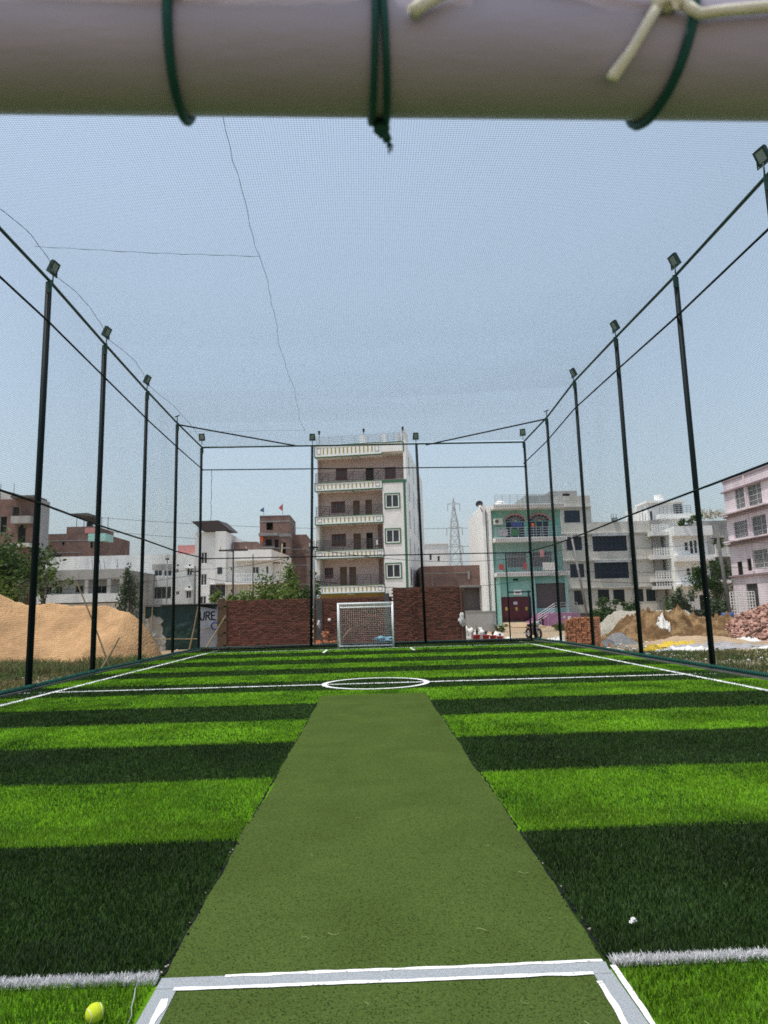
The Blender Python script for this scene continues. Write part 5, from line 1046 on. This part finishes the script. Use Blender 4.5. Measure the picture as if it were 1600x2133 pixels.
for (u, z, w_, h_, m, lab) in ((4.0, 6.0, .36, .62, 'cloth_pink', 'pink towel hung on the grille of the teal house'), (4.2, 4.78, 1.1, .7, 'cloth_white', 'white checked cloth on the first floor grille of the teal house'), (2.45, 4.9, .30, .6, 'cloth_red', 'red cloth at the first floor grille of the teal house'), (.25, 4.9, .45, .5, 'cloth_red', 'bundle of red clothes at the left end of the teal house grille'), (1.55, 8.75, 1.0, .45, 'cloth_blue', 'dark blue laundry hanging over the top balcony of the teal house'), (3.42, 8.75, .22, .3, 'cloth_orange', 'orange cloth on the top balcony of the teal house'), (.35, 7.95, .85, .62, 'sheet_grey', 'patterned mat over the left part of the top balcony railing'), (1.5, 7.95, .75, .62, 'green_trim', 'green mat over the top balcony railing')):
    c_ = thing('laundry', lab, 'laundry', I0+Vector((u, -.47, z)), 0, 'laundry on the teal house balconies'); mb = MB(); n = 6
    for k in range(n): a, b = w_*k/n, w_*(k+1)/n; mb.hexa([(a, .02*(k % 2), 0), (b, .02*((k+1) % 2), 0), (b, .03+.02*((k+1) % 2), 0), (a, .03+.02*(k % 2), 0), (a, 0, h_), (b, 0, h_), (b, .03, h_), (a, .03, h_)])
    mb.build('cloth', m, c_)
dt = thing('satellite_dish', 'black satellite dish on the roof corner of the teal house', 'satellite dish', I0+Vector((-1.1, .6, 10.7))); mb = MB(); n = 20
mb.v = [(0, .12, 0)]+[(r_*.34*math.cos(6.283*k/n), .12-.15*r_*r_*.5, r_*.34*math.sin(6.283*k/n)) for r_ in (.5, 1) for k in range(n)]; mb.f = [(0, 1+(k+1) % n, 1+k) for k in range(n)]+[(1+k, 1+(k+1) % n, 1+n+(k+1) % n, 1+n+k) for k in range(n)]
ds = mb.build('dish', 'black_paint', dt, True); ds.rotation_euler = (R(-20), 0, R(-20)); ds.location = (0, -.1, .4); MB().tube([(0, 0, .4), (.3, .2, -.3), (.5, .3, -.6)], .04, 6).build('mast', 'iron', dt); MB().tube([(0, -.1, .1), (0, -.55, .3)], .02, 5).build('feed_arm', 'iron', dt)
# --- cream house
d = D['J']; t = broot('cream_house', d['o'], 'wide cream three storey building with dark blue windows behind the brick stack'); hol = d['win'][1:]+d['gw']
mb = MB(); shell(mb, -.3, -.3, 9.2, 10.1, 0, 10, hol); mb.build('wall', 'cream', t); mb = MB(); shell(mb, -.3, 10.11, 3.15, 12.9, .02, 9, [d['win'][0]]); mb.build('stair_block', 'cream', t)
MB().box(9.2, -.35, -.3, 10.05, 9.9, 10.15).build('grey_pillar', 'cream_dark', t)
for (a, z0, b, z1) in d['ledge']: mb = MB(); zz = (z0+z1)/2; mb.box(-.3 if b < 5 else -.3, -.22, zz-.03, b if b < 5 else 9.2, 0, zz+.10).box(-.3, -.14, zz-.16, b if b < 5 else 9.2, 0, zz-.05); mb.build('ledge', 'cream', t)
for k, r in enumerate(d['win']): f = window(t, r, 'blue_glass', 'blue_glass', 0 if k else .02, max(3, int((r[2]-r[0])/.42)), 2, .05, deep=.09); (slab(f, (r[0]-.05, r[3], r[2]+.05, r[3]+.10), 'sheet_metal', -.45, .45, 'awning') if k in (1, 2, 4) else None)
for r in d['gw']: 
    f = window(t, r, 'blue_glass', 'blue_glass', 0, 2, 1, .06); mb = MB(); n = 7
    for k in range(n): z = r[1]+(r[3]-r[1])*(k+.5)/n; mb.box(r[0]+.06, .045, z-.05, r[2]-.06, .075, z+.05)
    mb.build('louvre', 'black_paint', f)
MB().tube([(6.9, -.1, .3), (6.9, -.1, 10.4)], .05, 6).tube([(7.25, -.1, 3), (7.25, -.1, 9.8)], .03, 6).build('drainpipe', 'cream_dark', t); MB().box(-.6, 1.5, 12.9, 2.3, 6, 13.7).build('penthouse', 'grey_plaster', t); MB().box(.74, 1.47, 13.1, 1.5, 1.499, 13.4).build('vent', 'dark_open', t)
for u in (5.4, 5.6, 5.9, 8.4, 8.7, 9.0): MB().tube([(u, .5, 10.1), (u+.04, .5, 11.0)], .025, 4).build('rebar', 'iron', t)
t3 = thing('roof_floodlight', 'small dark floodlight on the cream building roof edge', 'lamp', (d['o'][0]+5.55, d['o'][1]-.1, 10.12)); MB().box(-.25, -.1, .0, .25, .15, .36).build('housing', 'black_paint', t3); MB().box(-.2, -.115, .05, .2, -.101, .3).build('glass', 'lamp_glass', t3)
t = thing('boundary_wall', 'low dark brick boundary wall below the cream building', 'wall', (19.5, 52, 0)); MB().box(-3.2, 0, -.4, 9.0, .23, .95).build('wall', 'far_brick', t); MB().box(-3.22, -.02, .95, 9.02, .25, 1.02).build('coping', 'concrete', t)
# --- white villa right
d = D['K']; t = broot('white_villa', d['o'], 'white multi level villa with balconies and roof plants, right background')
mb = MB(); shell(mb, 0, -.3, 3.5, 9.1, 0, 9, d['win']); mb.build('wall', 'white_bright', t)
for (a, z0, b, z1) in d['par']: slab(t, (-.15, z0, 3.7, z1), 'white_bright', -.9, .9, 'balcony')
for k, r in enumerate(d['win']): window(t, r, 'white_bright', 'dark_glass', 0, 1, 2)
mb = MB(); shell(mb, -1.0, 4, 2.8, 12.1, 3, 9, []); mb.build('rear_tower', 'white_plaster', t); slab(t, (-1.2, 12.1, 3.0, 12.3), 'white_bright', 2.6, 3, 'tower_roof'); slab(t, (-.25, 10.3, 3.2, 10.75), 'white_bright', 1.8, 1.2, 'tower_balcony'); MB().tube([(.8, 4, 12.3), (.8, 4, 13.1)], .5, 12).build('roof_tank', 'white_bright', t)
mb = MB(); railing(mb, -.2, 3.1, 10.76, 11.6, 1.9, 8, 4, .025); mb.build('tower_railing', 'steel', t); MB().box(1.8, 2.96, 10.8, 2.7, 2.99, 11.9).build('tower_door', 'dark_glass', t)
for (a, z0, b, z1) in d['slit']: MB().box(a, 2.97, z0, b, 2.999, z1).build('slit_window', 'dark_glass', t)
mb = MB(); shell(mb, -2.0, -.3, -.3, 9.2, 5, 9, []); mb.build('link_wall', 'white_plaster', t)
for (a, z0, b, z1) in d['conn']: s_ = MB().box(-1.7, .6, z0, .0, 5, z1).build('link_balcony', 'white_plaster', t); mb = MB(); railing(mb, -1.65, -.05, z1, z1+.7, .7, 6, 4, .035); mb.build('link_railing', 'white_bright', s_); MB().box(-1.4, 4.95, z1+.1, -.7, 4.99, z1+1.5).build('link_window', 'dark_glass', s_)
mb = MB(); shell(mb, 3.6, -.3, 6.7, 9.9, 1.5, 9, []); mb.build('grey_annex', 'grey_plaster', t); s_ = MB().box(3.6, -1.5, 3.4, 6.3, 1.5, 3.75).box(3.6, -1.2, 6.0, 6.4, 1.5, 6.2).build('annex_slab', 'white_plaster', t); mb = MB(); railing(mb, 3.7, 6.3, 6.2, 7.2, -1.1, 9, 6, .03); mb.build('annex_railing', 'white_bright', s_); mb = MB(); railing(mb, 3.7, 6.2, 3.76, 5.9, -1.1, 20, 3, .02); mb.build('annex_grille', 'iron', s_); MB().box(3.9, 1.4, 3.8, 6.0, 1.49, 5.8).build('annex_window', 'dark_glass', t)
mb = MB(); mb.tube([(.7, -.5, 3.2), (.9, -.5, 2.6), (.8, -.5, .0)], .10, 8); mb.build('arch_column', 'white_bright', t); MB().box(2.2, -.03, 0, 3.2, -.004, 2.3).build('door', 'dark_open', t)
K0 = Vector((d['o'][0], d['o'][1], 0))
th = thing('thatch_bundle', 'bundle of dry thatch sticks on the grey annex roof beside the pink house', 'thatch', K0+Vector((3.6, 1.8, 9.95))); mb = MB(); rr = random.Random(3)
for k in range(90): x = rr.uniform(0, 3.2); mb.tube([(x+rr.uniform(-.8, .8), rr.uniform(-.6, .6), rr.uniform(0, .9)), (x+rr.uniform(-.8, .8), rr.uniform(-.6, .6), rr.uniform(.1, 1.3))], .025, 3)
kind(mb.build('sticks', 'bamboo', th), 'stuff')
for (u, y, z, sx, lab, m) in ((.9, -.6, 9.35, .55, 'green plant in the left corner of the villa roof terrace', 'leaf'), (1.7, -.6, 9.5, .6, 'middle bushy plant on the villa roof terrace', 'leaf_grey'), (2.7, -.5, 9.9, .8, 'tallest yellowish plant on the villa roof terrace', 'leaf_yellow'), (4.1, -1.0, 7.2, .8, 'broad leafy plant on the annex balcony beside the pink house', 'leaf')):
    p = thing('terrace_plant', lab, 'plant', K0+Vector((u, y, z)), 0, 'plants on the villa terraces'); leaves('foliage', 260, m, p, .14, (0, 0, .1), (sx*.7, .4, sx*.6), int(u*10), clump=7)
# --- pink house
d = D['L']; X = d['X']; t = thing('pink_house', 'pale pink house with wide grilled windows at the right edge', 'building', (X, 48.0, 0)); hgt = d['h']
H_ = lambda r: (min(r[0], r[2])-48, r[1], max(r[0], r[2])-48, r[3])
# local frame: facade along +Y at x=0 facing -X ; build as front wall rotated
pr = t
def side_pt(u, y, z): return (y, 6.5-u, z)
class SB(MB):
    def build(s, *a, **k): s.v = [side_pt(*v) for v in s.v]; return super().build(*a, **k)
_MB = MB
wins = [(6.5-h[2], h[1], 6.5-h[0], h[3]) for h in map(H_, d['win'])]; doors = [(6.5-h[2], h[1], 6.5-h[0], h[3]) for h in map(H_, d['door'])]; low = [(6.5-h[2], h[1], 6.5-h[0], h[3]) for h in map(H_, d['low'])]; dk = [(6.5-h[2], h[1], 6.5-h[0], h[3]) for h in map(H_, d['dk'])]
MB = SB
mb = MB(); shell(mb, 0, -.3, 6.5, hgt, 0, 9, wins+low+doors+dk); mb.build('wall', 'pink', t)
for r in wins+low: window(t, r, 'grille_light', 'grille_dark', 0, 3, 2, .05, 'window', .16)
for r in dk: window(t, r, 'maroon', 'dark_open', 0, 1)
panel(t, doors[0], 'grille_dark', 0, 'door', .1)
for z in (2.95+.6, 6.1, 8.4, hgt-.9): MB().box(-.12, -.22, z, 6.6, -.001, z+.12).build('ledge', 'pink_trim', t)
MB().box(-.06, -.08, hgt, 6.55, 9.1, hgt+.12).build('roof_slab', 'pink_trim', t); MB().box(3.1, -.08, 3.8, 3.3, 0, hgt).build('pilaster', 'pink', t)
for zz in (6.45, 8.75): MB().box(.2, -.55, zz-.1, 6.3, -.001, zz).build('grille_base', 'pink', t)
MB = _MB
for k in range(4): MB().box(.6+1.7*k, -.02, 4.0, 1.7+1.7*k, -.003, 5.4).build('front_window', 'grille_dark', t); MB().box(.6+1.7*k, -.02, 7.0, 1.7+1.7*k, -.003, 8.4).build('front_window', 'grille_dark', t)
for r in ((.5, 1.3, 1.5, 2.6), (2.2, 1.3, 3.2, 2.6)): MB().box(r[0], -.02, r[1], r[2], -.003, r[3]).build('front_window', 'dark_glass', t)
g = thing('white_gate', 'white slatted gate between the pole and the pink house', 'gate', (28.9, 51.5, -.1)); mb = MB(); railing(mb, -1.0, .9, 0, 2.4, 0, 9, 10, .03); mb.build('gate_leaf', 'white_bright', g)
t = thing('blue_tank', 'blue plastic tank lying behind the gravel heap', 'tank', (24.6, 46.0, .62)); MB().tube([(-.36, 0, 0), (.36, 0, 0)], .2, 14).build('tank', 'blue_tank', t, True)
t = thing('concrete_block_wall', 'short pale concrete wall behind the gravel heap', 'wall', (18.9, 45.0, 0)); MB().box(-1.1, 0, -.4, 1.9, .3, .62).build('wall', 'concrete', t); MB().box(-1.2, -.05, .62, 2.0, .35, .70).build('coping', 'cream', t)

# ---------------------------------------------------------------- pylon, poles, cables
t = thing('lattice_pylon', 'tall grey steel lattice power pylon in the distance', 'pylon', (20.9, 160, 0)); leg = MB(); br = MB()
def pw(z): return 1.75*(1-z/30)+.35 if z < 24 else .45*(28.6-z)/4.6+.03
zs = [0, 5, 9.5, 13.5, 16.5, 19, 21, 22.8, 24.5, 26.5, 28.4]
for z0, z1 in zip(zs, zs[1:]):
    a, b = pw(z0), pw(z1); C0 = [(-a, -a), (a, -a), (a, a), (-a, a)]; C1 = [(-b, -b), (b, -b), (b, b), (-b, b)]
    for k in range(4):
        n = (k+1) % 4; leg.tube([(*C0[k], z0), (*C1[k], z1)], .11, 4); br.tube([(*C0[k], z0), (*C1[n], z1)], .06, 4); br.tube([(*C0[n], z0), (*C1[k], z1)], .06, 4); br.tube([(*C1[k], z1), (*C1[n], z1)], .06, 4)
leg.build('legs', 'galv', t); br.build('bracing', 'galv', t)
for z, l in ((26.9, 1.5), (21, 1.9), (16.6, 1.8)):
    for s in (-1, 1): MB().tube([(0, 0, z+.5), (s*l, 0, z)], .07, 4).tube([(0, 0, z), (s*l, 0, z)], .07, 4).tube([(s*l, 0, z), (s*l, 0, z-1.7)], .10, 5).build('crossarm', 'galv', t)
def pole(x, y, h, lab, m, r=.10, arm=0, lean=0, name='utility_pole', lamp=False):
    t = thing(name, lab, 'pole', (x, y, -.3)); MB().tube([(0, 0, 0), (lean, 0, h+.3)], [r, r*.75], 8).build('shaft', m, t, True)
    if arm: MB().box(lean-arm, -.06, h-.1, lean+arm, .06, h).build('crossarm', 'iron', t); [MB().tube([(lean+s*arm*.9, 0, h), (lean+s*arm*.9, 0, h+.18)], .035, 6).build('insulator', 'cream', t) for s in (-1, 1)]
    if lamp: MB().tube([(lean, 0, h+.1), (lean+.5, -.2, h+.2)], .03, 5).build('lamp_arm', 'iron', t); MB().obox((lean+.75, -.3, h+.12), .6, .22, .1).build('lamp_head', 'white_bright', t)
pole(-13.5, 45, 5.7, 'thin white pole in front of the long white house', 'concrete', .05, .12); pole(-11.9, 46, 4.9, 'utility pole with fittings in front of the long white house windows', 'concrete_dark', .09, .35)
pole(-8.5, 42, 5.9, 'dark pole with a crossarm left of the brick wall', 'iron', .07, .9); pole(-8.3, 48, 5.8, 'thin iron pole in front of the white wing', 'iron', .05)
pole(-6.1, 43, 6.0, 'leaning bamboo pole above the bushes behind the brick wall', 'bamboo', .05, 0, .55); pole(-4.9, 41, 3.7, 'short grey pole rising out of the bushes', 'concrete', .04)
pole(-2.82, 34.3, 5.2, 'slim concrete pole just left of the end fence post', 'concrete', .07, .22)
pole(17.6, 54, 7.4, 'leaning concrete street light pole between the teal and cream houses', 'concrete', .10, 0, -1.0, 'street_light', True)
pole(27.0, 50, 6.7, 'concrete utility pole with a box in front of the pink house', 'concrete_dark', .15, .5, -.45)
def cable(p, q, sag, lab, r=.018):
    p, q = Vector(p), Vector(q); pts = [p.lerp(q, k/16)-Vector((0, 0, sag*4*(k/16)*(1-k/16))) for k in range(17)]
    tag(MB().tube(pts, r, 4).build('cable', 'wire'), lab, 'cable', 'overhead cables')
cable((-27, 45, 4.2), (-11.9, 46, 4.7), .35, 'black cable crossing the white house from the left to the fitted pole'); cable((-27, 45, 3.4), (-11.9, 46, 4.3), .3, 'lower black cable sagging across the sand heap side houses')
cable((-11.9, 46, 4.7), (-2.82, 36, 4.9), .3, 'black cable from the fitted pole to the slim concrete pole'); cable((-11.9, 46, 4.3), (-2.82, 36, 3.6), .5, 'sagging cable just above the bushes')
cable((-2.82, 36, 4.9), (16.7, 54, 6.3), .9, 'long cable crossing in front of the tall block and the low brick building'); cable((-2.82, 36, 3.2), (16.7, 54, 4.6), .9, 'lowest long cable crossing the tall block and the teal house')
cable((16.7, 54, 6.6), (26.6, 50, 6.2), .5, 'upper cable across the cream building windows'); cable((16.7, 54, 4.4), (26.6, 50, 4.2), .3, 'middle cable across the cream building'); cable((16.7, 54, 3.6), (26.6, 50, 3.3), .25, 'lower cable across the cream building')
cable((26.6, 50, 6.2), (42, 44, 5.2), .3, 'upper cable from the pole across the pink house'); cable((26.6, 50, 4.2), (42, 44, 3.6), .3, 'lower cable from the pole across the pink house')
cable((-60, 150, 21), (20.9-1.8, 160, 16.6), 1.0, 'far power line reaching the pylon from the left', .05); cable((20.9+1.8, 160, 16.6), (110, 150, 15), 2.0, 'far power line leaving the pylon to the right', .05); cable((20.9-1.9, 160, 21), (-60, 150, 24), 1.0, 'upper far power line left of the pylon', .05); cable((20.9+1.9, 160, 21), (110, 150, 20), 2.0, 'upper far power line right of the pylon', .05)

# ---------------------------------------------------------------- trees, bushes, weeds
def tree(x, y, label, kindn, h, rad, m, n, size, seed, trunk=True, clump=26, group=None, name='tree'):
    t = thing(name, label, kindn, (x, y, gh(x, y)), 0, group); rr = random.Random(seed); b = MB(); zc = h-rad[2]*.9
    if trunk:
        b.tube([(0, 0, -.2), (.05, 0, zc*.5), (.1*rr.uniform(-1, 1), .1, zc)], [.05+h*.018, .04+h*.012, .03+h*.007], 7)
        for k in range(7):
            a = rr.uniform(0, 6.28); b.tube([(0, 0, zc*rr.uniform(.35, .9)), (math.cos(a)*rad[0]*.35, math.sin(a)*rad[1]*.35, zc+.1*h*rr.random()), (math.cos(a)*rad[0]*.75, math.sin(a)*rad[1]*.75, zc+rad[2]*rr.uniform(-.2, .6))], [.02+h*.006, .015+h*.004, .012], 5)
    else:
        for k in range(9): a = rr.uniform(0, 6.28); b.tube([(0, 0, -.1), (math.cos(a)*rad[0]*.4, math.sin(a)*rad[1]*.4, zc*.8), (math.cos(a)*rad[0]*.8, math.sin(a)*rad[1]*.8, zc+rad[2]*.4)], [.03, .02, .01], 4)
    b.build('trunk' if trunk else 'stems', 'bark', t)
    leaves('crown' if trunk else 'foliage', n, m, t, size, (0, 0, zc), rad, seed, clump=clump)
    return t
tree(-23.0, 42, 'big dark green tree at the left edge beyond the sand heap', 'tree', 6.9, (2.3, 2.0, 2.5), 'leaf', 7000, .17, 1)
tree(-21.4, 40, 'lower yellowish bush in front of the big tree at the left edge', 'bush', 3.7, (1.7, 1.4, 1.5), 'leaf_yellow', 3200, .14, 2, False, name='bush')
tree(-22.6, 47, 'sparse yellow green tree just right of the nearest left fence post', 'tree', 5.9, (1.1, 1.0, 1.6), 'leaf_yellow', 1100, .14, 3, clump=18)
tree(-15.8, 31.5, 'thin sapling sticking up behind the middle of the sand heap', 'plant', 3.4, (.9, .6, .5), 'leaf_grey', 180, .12, 4, clump=7, name='sapling')
tree(-19.5, 55, 'slender grey green tree between the concrete house and the white house', 'tree', 5.6, (.8, .8, 2.2), 'leaf_grey', 1700, .15, 5)
for k, (x, y, h, rx, rz, lab, m) in enumerate(((-6.2, 40, 3.5, 1.4, 1.5, 'leafy bush behind the left end of the brick wall', 'leaf_yellow'), (-5.0, 40, 4.4, 1.2, 2.0, 'tallest bush standing behind the brick wall', 'leaf_yellow'), (-3.75, 39, 3.5, .75, 1.5, 'dense green bush behind the wall beside the tall block', 'leaf'), (-5.4, 38, 3.0, 1.2, 1.1, 'low light green bush just above the brick wall top', 'leaf_yellow'), (-7.6, 37.5, 2.7, .7, 1.1, 'small bush between the shack and the brick wall', 'leaf_yellow'))):
    tree(x, y, lab, 'bush', h, (rx, 1.1, rz), m, int(2600*rx), .13, 10+k, False, 22, 'bushes behind the brick wall', 'bush')
for k, (x, y, h, rx, rz, lab, m, n) in enumerate(((17.6, 50.5, 1.9, 1.1, .8, 'bush with pale flowers at the right end of the purple steps', 'leaf', 1500), (20.0, 50.8, 2.1, .8, .9, 'dark bush in front of the left cream building windows', 'leaf', 1200), (23.8, 51.2, 3.0, .8, 1.3, 'tall feathery shrub in front of the cream building', 'leaf_grey', 1500), (26.2, 51.2, 1.9, 1.0, .8, 'rounded shrub near the grey pillar of the cream building', 'leaf_grey', 1400), (26.0, 57.0, 2.0, .7, .8, 'green shrub beside the villa entrance', 'leaf', 1000), (29.2, 56.0, 4.3, 2.0, 1.9, 'spreading green tree in front of the villa annex', 'leaf', 4200), (27.0, 58.5, 2.2, 1.0, .9, 'dark potted looking shrub at the villa door', 'leaf', 800), (15.4, 51.0, .45, 1.2, .16, 'low weeds at the foot of the purple wall', 'leaf', 500), (9.9, 51.3, .4, .35, .2, 'weeds at the corner of the grey boundary wall', 'leaf', 160))):
    tree(x, y, lab, 'bush', h, (rx, .9, rz), m, n, .13, 30+k, h > 4, 16, 'shrubs along the right hand houses', 'tree' if h > 4 else 'bush')
def weeds(name, x0, x1, y0, y1, n, h, seed, m='weed', dens=.5, zf=gh):
    r2 = np.random.default_rng(seed); x = r2.uniform(x0, x1, n); y = r2.uniform(y0, y1, n)
    keep = np.array([fbm(a, b, .7, seed)+.35*r2.random() > dens-.5 for a, b in zip(x, y)]); x, y = x[keep], y[keep]; z = np.array([zf(a, b) for a, b in zip(x, y)])
    return blades(name, x, y, z, h*r2.uniform(.4, 1.2, len(x)), .02*r2.uniform(.6, 1.6, len(x)), m, .9)
weeds('weeds', -13.5, -7.95, 10, 24.6, 42000, .13, 3, dens=.5); weeds('weeds', -13.5, -8.0, 19, 25.4, 13000, .30, 8, dens=.62); weeds('weeds', 8.15, 15, 9, 24.5, 42000, .10, 5, dens=.74); weeds('weeds', 8.15, 12, 14, 24, 2600, .22, 6, dens=.75); weeds('weeds', 14, 27, 50.2, 51.8, 5000, .7, 9, dens=.5); weeds('weeds', -7.4, 7.3, 51, 52, 10, .3, 12)
mb = MB(); rr = random.Random(8)
for k in range(420):
    s = -1 if rr.random() < .6 else 1; x = s*rr.uniform(8.0, 9.6 if s < 0 else 15); y = rr.uniform(10, 19 if s < 0 else 34); r = rr.uniform(.015, .06); i0 = len(mb.v); mb.blob((x, y, gh(x, y)+r*.3), r, r*.9, r*.6, k, .6, 6, 4)
kind(mb.build('gravel_scatter', 'gravel'), 'stuff')
mb = MB(); rr = random.Random(18)
for k in range(170):
    s = rr.choice((-1, 1, 1)); x = s*rr.uniform(8.3, 13); y = rr.uniform(16, 36); r = rr.uniform(.03, .10); mb.blob((x, y, gh(x, y)+.03), r, r*.8, .03, k, .9, 7, 4)
kind(mb.build('paper_litter', 'sack'), 'stuff')
